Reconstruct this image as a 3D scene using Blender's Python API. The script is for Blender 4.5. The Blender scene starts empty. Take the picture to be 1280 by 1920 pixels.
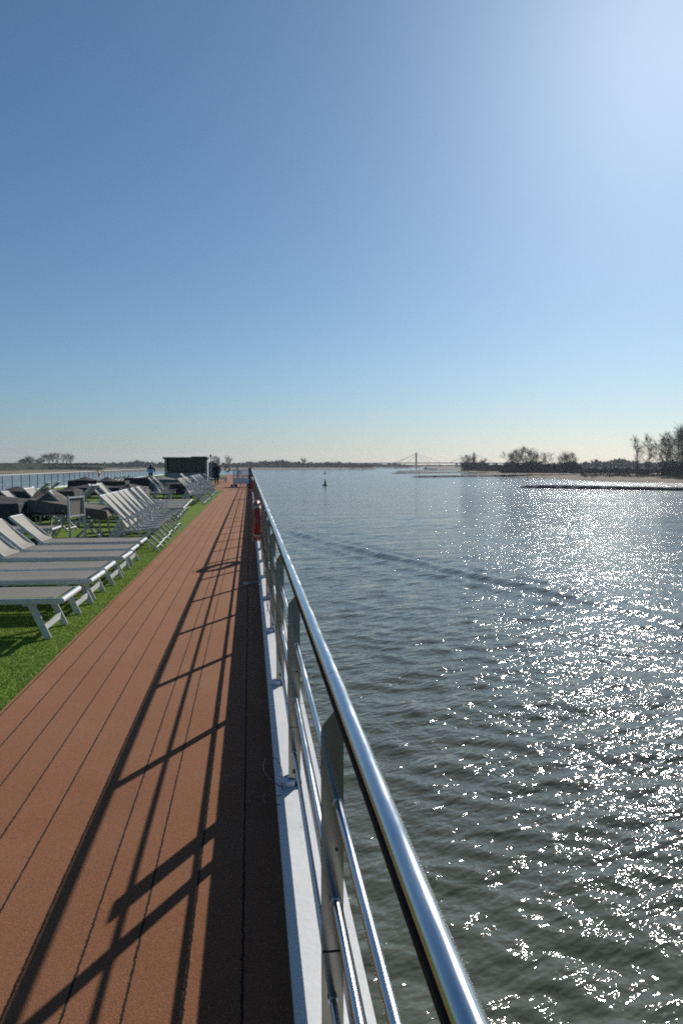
import bpy, math, random
import numpy as np
from mathutils import Vector, Matrix
R = math.radians
random.seed(7); rng = np.random.default_rng(7)
scene = bpy.context.scene
col = scene.collection

# ------------------------------------------------------------ camera, sky, sun, exposure
CAMZ = 1.52; F = 1400.0; YAW = R(7.0); PITCH = R(3.66)
cam_d = bpy.data.cameras.new('camera'); cam = bpy.data.objects.new('camera', cam_d); col.objects.link(cam)
cam.location = (0, 0, CAMZ); cam.rotation_euler = (R(90) - PITCH, 0, -YAW)
cam_d.sensor_fit = 'VERTICAL'; cam_d.sensor_height = 24; cam_d.lens = 24 * F / 1920
cam_d.clip_start = .05; cam_d.clip_end = 20000
scene.camera = cam
SUN_AZ = R(30.7); SUN_EL = R(29.1)
world = bpy.data.worlds.new('World'); scene.world = world; world.use_nodes = True
wn = world.node_tree.nodes; wl = world.node_tree.links
bg = wn['Background']; bg.inputs[1].default_value = .069
sky = wn.new('ShaderNodeTexSky'); sky.sky_type = 'NISHITA'; sky.sun_disc = False
sky.sun_elevation = SUN_EL; sky.sun_rotation = SUN_AZ; sky.altitude = 0
sky.air_density = 1.0; sky.dust_density = .5; sky.ozone_density = 6
tint = wn.new('ShaderNodeMixRGB'); tint.blend_type = 'MULTIPLY'; tint.inputs[0].default_value = 1; tint.inputs[2].default_value = (.86, 1.05, 1.03, 1)
wl.new(sky.outputs[0], tint.inputs[1]); geo = wn.new('ShaderNodeNewGeometry'); sepw = wn.new('ShaderNodeSeparateXYZ'); rampw = wn.new('ShaderNodeValToRGB')
wl.new(geo.outputs['Incoming'], sepw.inputs[0]); negw = wn.new('ShaderNodeMath'); negw.operation = 'MULTIPLY'; negw.inputs[1].default_value = -1
wl.new(sepw.outputs[2], negw.inputs[0]); wl.new(negw.outputs[0], rampw.inputs[0])        # thicker, greyer air low over the river
for e_, (p_, c_) in zip([rampw.color_ramp.elements[0], rampw.color_ramp.elements[1], rampw.color_ramp.elements.new(.12)], [(0, (.84,.76,.88,1)), (.32, (1,1,1,1)), (.12, (.95,.86,.89,1))]): e_.position = p_; e_.color = c_
air = wn.new('ShaderNodeMixRGB'); air.blend_type = 'MULTIPLY'; air.inputs[0].default_value = 1
wl.new(tint.outputs[0], air.inputs[1]); wl.new(rampw.outputs[0], air.inputs[2]); wl.new(air.outputs[0], bg.inputs[0])
sun_d = bpy.data.lights.new('sun', 'SUN'); sun_d.energy = 5.0; sun_d.angle = R(.55); sun_d.color = (1, .95, .87)
sun = bpy.data.objects.new('sun', sun_d); col.objects.link(sun)
SUNV = Vector((math.sin(SUN_AZ) * math.cos(SUN_EL), math.cos(SUN_AZ) * math.cos(SUN_EL), math.sin(SUN_EL)))
sun.rotation_euler = SUNV.to_track_quat('Z', 'Y').to_euler()
vs = scene.view_settings; vs.view_transform = 'Standard'; vs.look = 'None'; vs.exposure = .2; vs.gamma = 1
cy = scene.cycles
cy.max_bounces = 6; cy.glossy_bounces = 4; cy.diffuse_bounces = 3; cy.transmission_bounces = 4; cy.volume_bounces = 0
cy.sample_clamp_direct = 0; cy.sample_clamp_indirect = 8; cy.use_denoising = False; cy.use_adaptive_sampling = False; cy.filter_width = 1.85
cy.caustics_reflective = False; cy.caustics_refractive = False

WZ = -5.68                                   # water level, deck is z = 0

# ------------------------------------------------------------ helpers
def P(px, py, z=0.0):
    """point on the plane of height z that the photograph shows at this pixel"""
    v = Vector(((px - 640) / F, (960 - py) / F, -1.0))
    d = cam.rotation_euler.to_matrix() @ v
    t = (z - CAMZ) / d.z
    return Vector((d.x * t, d.y * t, z))
def PD(px, dep, z=0.0):
    """point at this image column and depth along the view axis"""
    l = (px - 640) / F * dep
    return Vector((dep * math.sin(YAW) + l * math.cos(YAW), dep * math.cos(YAW) - l * math.sin(YAW), z))

class MB:
    def __init__(s): s.v = []; s.f = []; s.sm = []
    def add(s, vs_, fs, smooth=False):
        n = len(s.v); s.v += [tuple(x) for x in vs_]
        for f in fs: s.f.append(tuple(i + n for i in f)); s.sm.append(smooth)
        return s
    def box(s, c, d, rz=0, M=None):
        M = M or (Matrix.Translation(c) @ Matrix.Rotation(rz, 4, 'Z'))
        x, y, z = d[0] / 2, d[1] / 2, d[2] / 2
        vs_ = [M @ Vector(p) for p in ((-x,-y,-z),(x,-y,-z),(x,y,-z),(-x,y,-z),(-x,-y,z),(x,-y,z),(x,y,z),(-x,y,z))]
        return s.add(vs_, ((3,2,1,0),(4,5,6,7),(0,1,5,4),(1,2,6,5),(2,3,7,6),(3,0,4,7)))
    def bar(s, p, q, w, h, side=(0, 1, 0), ch=0.0):
        """rectangular bar from p to q, width w along side, height h across, chamfered by ch"""
        p = Vector(p); q = Vector(q); d = (q - p).normalized(); a = Vector(side); a = (a - a.dot(d) * d).normalized(); b = d.cross(a)
        if ch <= 0: prof = [(-w/2,-h/2),(w/2,-h/2),(w/2,h/2),(-w/2,h/2)]
        else:
            x, y = w / 2, h / 2; prof = [(-x+ch,-y),(x-ch,-y),(x,-y+ch),(x,y-ch),(x-ch,y),(-x+ch,y),(-x,y-ch),(-x,-y+ch)]
        n = len(prof); vs_ = [o + a * u + b * v for o in (p, q) for u, v in prof]
        fs = [(i, (i+1) % n, (i+1) % n + n, i + n) for i in range(n)] + [tuple(reversed(range(n))), tuple(range(n, 2*n))]
        return s.add(vs_, fs)
    def tube(s, pts, r, n=10, cap=True, closed=False):
        pts = [Vector(p) for p in pts]; k = len(pts); rr = r if isinstance(r, (list, tuple)) else [r] * k
        vs_ = []; up = None
        for i, p in enumerate(pts):
            a = pts[(i-1) % k] if (i or closed) else p; b = pts[(i+1) % k] if (i < k-1 or closed) else p
            d = (b - a).normalized()
            if up is None: up = Vector((0,0,1)) if abs(d.z) < .9 else Vector((1,0,0))
            u = (up - up.dot(d) * d).normalized(); w = d.cross(u); up = u
            for j in range(n):
                t = 2 * math.pi * j / n; vs_.append(p + (u * math.cos(t) + w * math.sin(t)) * rr[i])
        fs = []
        for i in range(k if closed else k-1):
            i2 = (i+1) % k
            for j in range(n): fs.append((i*n+j, i*n+(j+1)%n, i2*n+(j+1)%n, i2*n+j))
        m = len(s.f); s.add(vs_, fs, n > 4)
        if cap and not closed: s.add(vs_, [tuple(reversed(range(n))), tuple(range((k-1)*n, k*n))])
        return s
    def lathe(s, prof, n=20, c=(0,0,0), M=None):
        M = M or Matrix.Translation(c)
        vs_ = [M @ Vector((r*math.cos(2*math.pi*j/n), r*math.sin(2*math.pi*j/n), z)) for r, z in prof for j in range(n)]
        fs = [(i*n+j, i*n+(j+1)%n, (i+1)*n+(j+1)%n, (i+1)*n+j) for i in range(len(prof)-1) for j in range(n)]
        fs += [tuple(reversed(range(n))), tuple(range((len(prof)-1)*n, len(prof)*n))]
        return s.add(vs_, fs, True)
    def grid(s, nu, nv, fn, smooth=True):
        vs_ = [fn(i/(nu-1), j/(nv-1)) for i in range(nu) for j in range(nv)]
        fs = [(i*nv+j, (i+1)*nv+j, (i+1)*nv+j+1, i*nv+j+1) for i in range(nu-1) for j in range(nv-1)]
        return s.add(vs_, fs, smooth)
    def build(s, name, m, parent=None, loc=None):
        me = bpy.data.meshes.new(name); me.from_pydata(s.v, [], s.f); me.polygons.foreach_set('use_smooth', s.sm)
        me.materials.append(m); me.update()
        o = bpy.data.objects.new(name, me); col.objects.link(o); o.parent = parent
        if loc is not None: o.location = loc
        return o
def npmesh(name, v, f, m, parent=None, smooth=False):
    v = np.asarray(v, np.float32); f = np.asarray(f, np.int32); k = f.shape[1]
    me = bpy.data.meshes.new(name); me.vertices.add(len(v)); me.vertices.foreach_set('co', v.ravel())
    me.loops.add(f.size); me.loops.foreach_set('vertex_index', f.ravel()); me.polygons.add(len(f))
    me.polygons.foreach_set('loop_start', np.arange(0, f.size, k, dtype=np.int32))
    me.polygons.foreach_set('use_smooth', np.full(len(f), smooth)); me.materials.append(m); me.update(calc_edges=True)
    o = bpy.data.objects.new(name, me); col.objects.link(o); o.parent = parent
    return o
def tag(o, label=None, cat=None, group=None, kind=None):
    for k, v in (('label', label), ('category', cat), ('group', group), ('kind', kind)):
        if v: o[k] = v
    return o
def empty(name, loc, rz=0, **k):
    o = bpy.data.objects.new(name, None); col.objects.link(o); o.location = loc; o.rotation_euler = (0, 0, rz)
    o.empty_display_size = .2
    return tag(o, **k)
def copy_tree(o, parent=None):
    c = o.copy(); col.objects.link(c)
    if parent: c.parent = parent
    for ch in list(o.children): copy_tree(ch, c)
    return c

# ------------------------------------------------------------ materials
class NT:
    def __init__(s, name):
        s.m = bpy.data.materials.new(name); s.m.use_nodes = True; s.t = s.m.node_tree
        s.b = s.t.nodes['Principled BSDF']; s.c = s.t.nodes.new('ShaderNodeTexCoord')
    def n(s, typ, **k):
        x = s.t.nodes.new('ShaderNode' + typ)
        for a, b in k.items(): setattr(x, a, b)
        return x
    def link(s, a, b): s.t.links.new(a, b)
    def set(s, node, **k):
        for a, b in k.items():
            i = node.inputs[a.replace('_', ' ')]
            if hasattr(b, 'is_output'): s.link(b, i)
            else: i.default_value = b
        return node
    def noise(s, scale, detail=4, rough=.55, co=None, sc=None, kind='Object'):
        x = s.n('TexNoise'); x.inputs['Scale'].default_value = scale; x.inputs['Detail'].default_value = detail
        x.inputs['Roughness'].default_value = rough
        co = co or s.c.outputs[kind]
        if sc:
            mp = s.n('Mapping'); mp.inputs['Scale'].default_value = sc; s.link(co, mp.inputs[0]); co = mp.outputs[0]
        s.link(co, x.inputs['Vector']); return x.outputs['Fac']
    def ramp(s, fac, stops):
        x = s.n('ValToRGB'); e = x.color_ramp.elements
        while len(e) < len(stops): e.new(.5)
        for el, (p, c) in zip(e, stops): el.position = p; el.color = (*c, 1) if len(c) == 3 else c
        s.link(fac, x.inputs[0]); return x.outputs[0]
    def math(s, op, a, b=None, c=None):
        x = s.n('Math', operation=op)
        for i, v in enumerate((a, b, c)):
            if v is None: continue
            if hasattr(v, 'is_output'): s.link(v, x.inputs[i])
            else: x.inputs[i].default_value = v
        return x.outputs[0]
    def mix(s, fac, a, b):
        x = s.n('MixRGB')
        for i, v in enumerate((fac, a, b)):
            if hasattr(v, 'is_output'): s.link(v, x.inputs[i])
            else: x.inputs[i].default_value = (*v, 1) if isinstance(v, tuple) else v
        return x.outputs[0]
    def bump(s, h, dist, strength=1, prev=None):
        x = s.n('Bump'); x.inputs['Distance'].default_value = dist; x.inputs['Strength'].default_value = strength
        s.link(h, x.inputs['Height'])
        if prev: s.link(prev, x.inputs['Normal'])
        s.link(x.outputs[0], s.b.inputs['Normal']); return x.outputs[0]
def mat(name, c, rough=.6, metal=0, var=.15, scale=6, bump=None, spec=None, rv=0):
    """plain surface with procedural mottling"""
    t = NT(name); f = t.noise(scale)
    t.link(t.ramp(f, [(.3, tuple(x*(1-var) for x in c)), (.7, tuple(min(1, x*(1+var)) for x in c))]), t.b.inputs['Base Color'])
    t.b.inputs['Metallic'].default_value = metal
    if rv: t.link(t.ramp(t.noise(scale*3), [(.3, (rough-rv,)*3), (.7, (rough+rv,)*3)]), t.b.inputs['Roughness'])
    else: t.b.inputs['Roughness'].default_value = rough
    if spec is None and rough >= .75: spec = .12
    if spec is not None: t.b.inputs['Specular IOR Level'].default_value = spec
    if bump: t.bump(t.noise(bump[0]), bump[1])
    return t.m
M = {}
def make_steel():
    t = NT('polished_steel'); t.b.inputs['Metallic'].default_value = 1
    f = t.noise(30, 5, .6, sc=(1, .08, 1)); g = t.noise(4, 3)
    t.link(t.ramp(f, [(.3, (.50,.51,.53)), (.7, (.66,.67,.68))]), t.b.inputs['Base Color'])
    t.link(t.ramp(t.math('MULTIPLY', f, g), [(.10, (.06,)*3), (.40, (.34,)*3)]), t.b.inputs['Roughness'])
    t.bump(t.noise(260, 2, sc=(1, .03, 1)), .0002, .35)
    return t.m
M['steel'] = make_steel()
M['plate'] = mat('satin_steel_plate', (.25,.24,.21), .14, 1, var=.10, scale=3, rv=.05)
M['white'] = mat('white_marine_paint', (.72,.73,.74), .38, var=.06, scale=3, bump=(40, .0008))
M['white2'] = mat('aluminium_frame_paint', (.50,.525,.53), .35, var=.08, scale=8)
M['railstrip'] = mat('dark_brown_strip', (.045,.034,.024), .8)
M['rubber'] = mat('black_rubber', (.02,.02,.022), .6)
M['black'] = mat('black_paint', (.03,.03,.035), .4)
M['grey'] = mat('grey_paint', (.28,.30,.31), .5, bump=(30, .001))
M['darkgreen'] = mat('dark_tinted_screen', (.025,.04,.035), .12, var=.2)
M['roofdark'] = mat('dark_roof_panel', (.05,.055,.055), .5)
M['red'] = mat('lifebuoy_red_shell', (.36,.022,.020), .42, var=.12, scale=12, bump=(30,.002))
M['orange'] = mat('orange_shell', (.75,.22,.08), .45)
M['tape'] = mat('reflective_tape', (.42,.42,.40), .4)
M['rope'] = mat('grab_rope', (.30,.27,.25), .8, var=.2, scale=60)
M['wire'] = mat('dark_wire', (.06,.06,.065), .5)
M['skin'] = mat('skin', (.45,.27,.2), .55)
M['hair'] = mat('brown_hair', (.10,.05,.03), .6, scale=40, var=.3)
M['hairdark'] = mat('black_hair', (.02,.018,.018), .5, scale=40)
M['coat'] = mat('navy_coat_cloth', (.022,.03,.055), .85, scale=20)
M['trouser'] = mat('dark_trousers_cloth', (.015,.015,.02), .85)
M['shirt'] = mat('pale_blue_shirt_cloth', (.42,.50,.62), .85, scale=15)
M['scarf'] = mat('rust_scarf_cloth', (.25,.09,.06), .9)
M['hull'] = mat('barge_hull_paint', (.05,.05,.06), .6)
M['concrete'] = mat('bridge_concrete', (.30,.31,.31), .8, scale=.5)
M['cable'] = mat('stay_cable_steel', (.2,.2,.2), .6)
M['buoy'] = mat('dark_green_buoy_paint', (.012,.03,.022), .5)
M['bark'] = mat('bark', (.10,.085,.07), .9, scale=3, var=.3)
def make_kerb():
    t = NT('weathered_kerb_paint'); base = t.ramp(t.noise(3, 4), [(.3, (.56,.565,.56)), (.7, (.66,.66,.65))])
    gr = t.ramp(t.noise(9, 8, .75, sc=(2, .5, 1)), [(.58, (0,0,0)), (.72, (1,1,1))]); c = t.mix(t.math('MULTIPLY', gr, .55), base, (.30,.27,.23))
    ru = t.ramp(t.noise(38, 4, .6, sc=(1, .5, 1)), [(.70, (0,0,0)), (.74, (1,1,1))]); c = t.mix(t.math('MULTIPLY', ru, .8), c, (.13,.10,.085))
    t.link(c, t.b.inputs['Base Color']); t.b.inputs['Roughness'].default_value = .42; t.bump(t.noise(30, 5), .0012); return t.m
M['kerb'] = make_kerb()
M['stone'] = mat('groyne_basalt', (.075,.07,.065), .9, var=.45, scale=1.5, bump=(2.5,.25))
def make_sling(name, c):
    t = NT(name); t.link(t.ramp(t.noise(5, 5), [(.3, tuple(x*.82 for x in c)), (.7, c)]), t.b.inputs['Base Color'])
    t.b.inputs['Roughness'].default_value = .75
    w = t.n('TexWave'); w.inputs['Scale'].default_value = 120; t.link(t.c.outputs['Object'], w.inputs[0]); t.bump(w.outputs[1], .0006, .4)
    # woven mesh lets part of the light through
    tr = t.n('BsdfTranslucent'); tr.inputs[0].default_value = (*[x*1.1 for x in c], 1); ms = t.n('MixShader'); ms.inputs[0].default_value = .22
    t.link(t.b.outputs[0], ms.inputs[1]); t.link(tr.outputs[0], ms.inputs[2]); t.link(ms.outputs[0], t.t.nodes['Material Output'].inputs[0])
    return t.m
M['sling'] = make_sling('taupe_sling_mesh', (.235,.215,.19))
M['backsling'] = make_sling('sunlit_taupe_back_mesh', (.33,.305,.26))  # same taupe mesh, sun on the raised backs painted in as lighter colour
M['tarp'] = mat('charcoal_cover_cloth', (.058,.053,.054), .8, var=.25, scale=2, bump=(7,.02))
M['tarpbrown'] = mat('brown_cover_cloth', (.13,.115,.095), .8, var=.25, scale=2, bump=(7,.02))
M['tarplight'] = mat('grey_cover_cloth', (.16,.165,.175), .75, var=.15, scale=2, bump=(7,.02))
def make_carpet():
    t = NT('rust_deck_carpet'); x = t.n('SeparateXYZ'); t.link(t.c.outputs['Object'], x.inputs[0])
    u = t.math('DIVIDE', t.math('ADD', x.outputs[0], 10*.1627 + .032), .1627)
    wob = t.math('MULTIPLY', t.math('SUBTRACT', t.noise(55, 4, .7), .5), .09)
    d = t.math('ABSOLUTE', t.math('SUBTRACT', t.math('FRACT', t.math('ADD', t.math('ADD', u, .5), wob)), .5))
    seam = t.math('LESS_THAN', t.math('ADD', d, t.math('MULTIPLY', t.noise(90, 2), .02)), .034)
    fine = t.noise(230, 3, .75); mid = t.noise(26, 4, .6); big = t.noise(1.3, 5, .6)
    c1 = t.ramp(fine, [(.28, (.048,.016,.007)), (.5, (.175,.064,.025)), (.72, (.45,.185,.080))])
    c2 = t.mix(t.math('MULTIPLY', t.ramp(mid, [(.35, (0,0,0)), (.7, (1,1,1))]), .35), c1, (.17,.085,.050))
    c3 = t.mix(t.math('MULTIPLY', t.ramp(big, [(.35, (0,0,0)), (.75, (1,1,1))]), .3), c2, (.30,.165,.105))
    wn_ = t.n('TexWhiteNoise', noise_dimensions='1D'); t.link(t.math('FLOOR', t.math('ADD', u, 0)), wn_.inputs['W'])
    c3 = t.mix(t.math('MULTIPLY', wn_.outputs['Value'], .16), c3, (.12,.058,.034))
    stain = t.ramp(t.noise(3.1, 6, .7, sc=(1, .35, 1)), [(.56, (0,0,0)), (.70, (1,1,1))]); c3 = t.mix(t.math('MULTIPLY', stain, .28), c3, (.10,.055,.036))
    lint = t.ramp(t.noise(75, 2), [(.76, (0,0,0)), (.78, (1,1,1))]); c3 = t.mix(t.math('MULTIPLY', lint, .5), c3, (.42,.33,.26))
    t.link(t.math('MULTIPLY', t.math('SUBTRACT', 1, seam), .26), t.b.inputs['Sheen Weight']); t.b.inputs['Sheen Roughness'].default_value = .45; t.b.inputs['Sheen Tint'].default_value = (1,.56,.38,1)
    t.link(t.mix(seam, c3, (.026,.021,.017)), t.b.inputs['Base Color'])
    t.b.inputs['Roughness'].default_value = .95; t.b.inputs['Specular IOR Level'].default_value = .1
    h = t.math('SUBTRACT', fine, t.math('MULTIPLY', seam, 1.2)); t.bump(h, .004, .9)
    return t.m
M['carpet'] = make_carpet()
def make_turf():
    t = NT('artificial_turf'); f = t.noise(160, 3, .7, sc=(1, .6, 1)); g = t.noise(2.5, 4)
    c = t.ramp(f, [(.3, (.022,.038,.006)), (.55, (.13,.21,.028)), (.75, (.27,.37,.06))])
    t.link(t.mix(t.math('MULTIPLY', g, .35), c, (.10,.13,.03)), t.b.inputs['Base Color']); t.b.inputs['Roughness'].default_value = .9; t.b.inputs['Specular IOR Level'].default_value = .05
    t.bump(f, .01, .9); return t.m
M['turf'] = make_turf()
M['blade'] = mat('plastic_grass_blade', (.28,.41,.065), .7, var=.4, scale=9, spec=.1)
def make_water():
    t = NT('river_water'); t.b.inputs['Base Color'].default_value = (.030,.042,.030,1)
    t.b.inputs['Roughness'].default_value = .05; t.b.inputs['IOR'].default_value = 1.333
    t.link(t.ramp(t.noise(.05, 4), [(.3, (.068,.076,.056)), (.7, (.088,.094,.070))]), t.b.inputs['Base Color'])
    # away from the ship the ripples are finer than the mesh and merge into a rougher sheen
    ln = t.n('VectorMath', operation='LENGTH'); t.link(t.c.outputs['Object'], ln.inputs[0]); mr = t.n('MapRange'); mr.inputs[1].default_value = 12; mr.inputs[2].default_value = 260; mr.inputs[3].default_value = .045; mr.inputs[4].default_value = .14
    t.link(ln.outputs['Value'], mr.inputs[0]); t.link(mr.outputs[0], t.b.inputs['Roughness'])
    rot = t.n('Mapping'); rot.inputs['Rotation'].default_value = (0, 0, R(-25)); t.link(t.c.outputs['Object'], rot.inputs[0]); co = rot.outputs[0]
    gust = t.ramp(t.noise(.03, 6, .68, co, (1.0, 2.2, 1)), [(.34, (.55,)*3), (.62, (1,)*3)])
    a = t.noise(.75, 3, .6, co, (.5, 1.4, 1)); a0 = t.noise(.17, 3, .6, co, (.4, 1.5, 1)); b = t.noise(2.1, 2, .5, co, (.6, 1.3, 1)); c = t.noise(6.5, 1.5, .5, co, (.8, 1.2, 1)); d = t.noise(24, 2, .6, co)
    n0 = t.bump(a0, .40, 1); n1 = t.bump(a, .17, 1, n0)
    n2 = t.n('Bump'); n2.inputs['Distance'].default_value = .096; t.link(b, n2.inputs['Height']); t.link(n1, n2.inputs['Normal']); t.link(gust, n2.inputs['Strength'])
    n3 = t.n('Bump'); n3.inputs['Distance'].default_value = .038; t.link(c, n3.inputs['Height']); t.link(n2.outputs[0], n3.inputs['Normal']); t.link(gust, n3.inputs['Strength'])
    n4 = t.n('Bump'); n4.inputs['Distance'].default_value = .0012; t.link(d, n4.inputs['Height']); t.link(n3.outputs[0], n4.inputs['Normal']); t.link(gust, n4.inputs['Strength'])
    t.link(n4.outputs[0], t.b.inputs['Normal']); return t.m
M['water'] = make_water()
def make_bank():
    t = NT('sandy_bank_soil'); x = t.n('SeparateXYZ'); t.link(t.c.outputs['Object'], x.inputs[0])
    z = t.math('ADD', t.math('SUBTRACT', x.outputs[2], WZ), t.math('MULTIPLY', t.math('SUBTRACT', t.noise(.05, 5), .5), 1.6))
    sand = t.ramp(t.noise(.3, 5), [(.3, (.13,.10,.07)), (.7, (.23,.185,.135))])
    grass = t.ramp(t.noise(.08, 6), [(.3, (.012,.020,.008)), (.7, (.028,.036,.015))]); t.b.inputs['Specular IOR Level'].default_value = .08
    wet = t.mix(t.math('LESS_THAN', z, .25), sand, (.09,.08,.065))
    r = t.n('MapRange'); r.inputs[1].default_value = 2.0; r.inputs[2].default_value = 2.6; t.link(z, r.inputs[0])
    t.link(t.mix(r.outputs[0], wet, grass), t.b.inputs['Base Color']); t.b.inputs['Roughness'].default_value = .95
    t.bump(t.noise(.6, 5), .3); return t.m
M['bank'] = make_bank()
def make_leaf(name, lo, hi, scale=.15):
    t = NT(name); t.link(t.ramp(t.noise(scale, 4), [(.3, lo), (.7, hi)]), t.b.inputs['Base Color']); t.b.inputs['Roughness'].default_value = .85; t.b.inputs['Specular IOR Level'].default_value = .1
    return t.m
M['leafdark'] = make_leaf('evergreen_leaf', (.018,.030,.014), (.05,.07,.028))
M['scrub'] = make_leaf('willow_scrub_twig', (.035,.038,.022), (.085,.080,.048))
M['twig'] = make_leaf('bare_twig', (.06,.052,.042), (.11,.095,.075), .4)
M['hedge'] = make_leaf('green_hedge_leaf', (.022,.035,.014), (.05,.07,.028), .1)

# ------------------------------------------------------------ setting: deck, hull, coaming
DECK_X0, DECK_X1, DY0, DY1 = -12.6, .106, -4.0, 112.0
o = MB().box(((DECK_X0+DECK_X1)/2, (DY0+DY1)/2, -.10), (DECK_X1-DECK_X0, DY1-DY0, .192)).build('ship_deck', M['grey']); tag(o, kind='structure')
o = MB().grid(2, 60, lambda u, v: (-12.2 + u*(12.2-1.53), DY0 + v*(DY1-DY0-2), .004)).build('turf_floor', M['turf']); tag(o, kind='structure')
def walkv(u, v):
    y = DY0 + v*(DY1-DY0-1); x0 = -1.52 - 1.5*min(1, max(0, (y-44)/1.0))
    return (x0 + u*(.107-x0), y, .014)
o = MB().grid(2, 400, walkv).build('walkway', M['carpet']); tag(o, kind='structure')
hb = MB(); hb.box((-6.2, 54, -3.2), (12.66, 118, 5.98)); o = hb.build('ship_hull', M['white']); tag(o, kind='structure')
# coaming along the starboard deck edge: its top 6 cm above the deck
def coaming(y0, y1):
    m = MB(); prof = [(.108,-.05),(.108,.052),(.114,.060),(.262,.060),(.270,.050),(.270,-.30),(.108,-.30)]
    n = len(prof); vs_ = [(x, y, z) for y in (y0, y1) for x, z in prof]
    m.add(vs_, [(i, (i+1)%n, (i+1)%n+n, i+n) for i in range(n)] + [tuple(range(n)), tuple(reversed(range(n, 2*n)))])
    return m
o = coaming(DY0, DY1).build('deck_coaming', M['kerb']); tag(o, 'low white painted kerb along the starboard deck edge under the steel railing', 'kerb')

# outboard weather board: stands clear of the coaming, top at 0.42 m
wb = empty('weather_board', (0, 0, 0), label='long white weather board outboard of the starboard railing posts', cat='board')
S = 1.575; PY = [1.755 + S*i for i in range(-3, 68)]
y = PY[0] - .3
panel_m = MB(); 
def panel(y0, y1):
    m = MB(); m.box((.233, (y0+y1)/2, .2905), (.007, y1-y0-.012, .251)); m.box((.230, (y0+y1)/2, .4195), (.018, y1-y0-.008, .007)); return m
k = -3
while k < 67:
    panel(1.79 + S*k, 1.79 + S*(k+2)).build('panel', M['kerb'], wb); k += 2

# ------------------------------------------------------------ starboard railing
rail = empty('steel_railing', (0, 0, 0), label='polished stainless steel railing with flat posts along the starboard walkway edge', cat='railing')
def post_mesh():
    m = MB(); x0, x1, t = .166, .220, .006
    prof = [(x0, .085), (x1, .085), (x1, .935), (.214, .938), (.197, .928), (x0+.004, .895), (x0, .88)]
    n = len(prof); vs_ = [(x, y, z) for y in (-t, t) for x, z in prof]
    m.add(vs_, [(i, (i+1)%n, (i+1)%n+n, i+n) for i in range(n)] + [tuple(range(n)), tuple(reversed(range(n, 2*n)))])
    return m
def bracket(): # inclined foot plate with slot
    m = MB(); m.bar((.193, -.030, .085), (.193, -.012, .36), .050, .006, (1,0,0)); m.box((.193, -.010, .10), (.050, .030, .03)); return m
post0 = post_mesh().build('post', M['plate'], rail)
b0 = MB().box((.193, 0, .071), (.062, .050, .024)).build('foot_pad', M['rubber'], post0)
l0 = MB().lathe([(.036,.062),(.036,.085),(.030,.089)], 20, (.168, 0, 0)).build('foot_lug', M['white'], post0)
h0 = MB().lathe([(.009,0),(.009,.003)], 12, M=Matrix.Translation((.193,-.0135,.125)) @ Matrix.Rotation(R(90),4,'X')).build('bolt', M['black'], post0)
MB().lathe([(.004,0),(.004,.002)], 10, M=Matrix.Translation((.203,-.0062,.585)) @ Matrix.Rotation(R(90),4,'X')).build('screw', M['black'], post0)
f0 = MB().box((.193,-.0085,.21), (.050,.005,.235)).build('foot_plate', M['plate'], post0)
posts = [post0]; post0.location = (0, PY[0], 0)
for yy in PY[1:]:
    c = copy_tree(post0, rail); c.location = (0, yy, 0); posts.append(c)
RY0, RY1 = PY[0] - .5, PY[-1]
ny = 90
hr = MB().tube([(.2135, RY0 + (RY1-RY0)*i/ny, .960) for i in range(ny+1)], .0195, 28).build('handrail', M['steel'], rail)
MB().box((.1922, (RY0+RY1)/2, .9535), (.005, RY1-RY0, .013)).build('dark_strip', M['railstrip'], hr)  # narrow dark brown strip, set to cover the tube's lower inner edge
for j in range(17):
    yy = 1.905 + S*2*j
    MB().tube([(.2135, yy, .96), (.2135, yy+.0022, .96)], .0198, 28).build('joint_ring', M['black'], hr)
for x, z, r in ((.2035, .707, .0105), (.1985, .460, .0105), (.192, .212, .009)):
    mr = MB().tube([(x, RY0 + (RY1-RY0)*i/ny, z) for i in range(ny+1)], r, 16).build('mid_rail', M['steel'], rail)
    cm = MB().tube([(x, -.022, z), (x, -.004, z)], r+.0028, 16).build('collar', M['steel'], mr); cm.location = (0, PY[0], 0)
    for yy in PY[1:16]:
        c = cm.copy(); col.objects.link(c); c.parent = mr; c.location = (0, yy, 0)
# hatch plate hanging between two rails (its shadow lies on the carpet)
hp = MB(); hp.bar((.181, 3.60, .36), (.181, 3.60, .73), .13, .004, (0,1,0)); hp.box((.186, 3.60, .722), (.014, .10, .02)); hp.box((.184, 3.60, .462), (.010, .10, .02))
o = hp.build('mounting_plate', M['grey']); tag(o, 'small flat grey plate clipped to the railing just beyond the second post', 'plate')

# ------------------------------------------------------------ port railing
pr = empty('port_railing', (0, 0, 0), label='white topped railing along the far port side of the deck', cat='railing')
PX = -12.35
pp0 = MB().box((PX, 0, .475), (.05, .02, .93)).build('post', M['grey'], pr); pp0.location = (0, 30, 0)
for i in range(1, 42):
    if 20 < i < 23: continue
    c = pp0.copy(); col.objects.link(c); c.parent = pr; c.location = (0, 30 + 1.575*i, 0)
for a, b in ((24, 62.2), (65.9, 96)):
    MB().tube([(PX, a, .96), (PX, b, .96)], .024, 12).build('handrail', M['white2'], pr)
    for z in (.5, .25): MB().tube([(PX, a, z), (PX, b, z)], .011, 8).build('mid_rail', M['steel'], pr)
o = MB().box((PX-.05, 60, .05), (.14, 100, .12)).build('port_coaming', M['white']); tag(o, 'white painted kerb under the port side railing', 'kerb')

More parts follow.
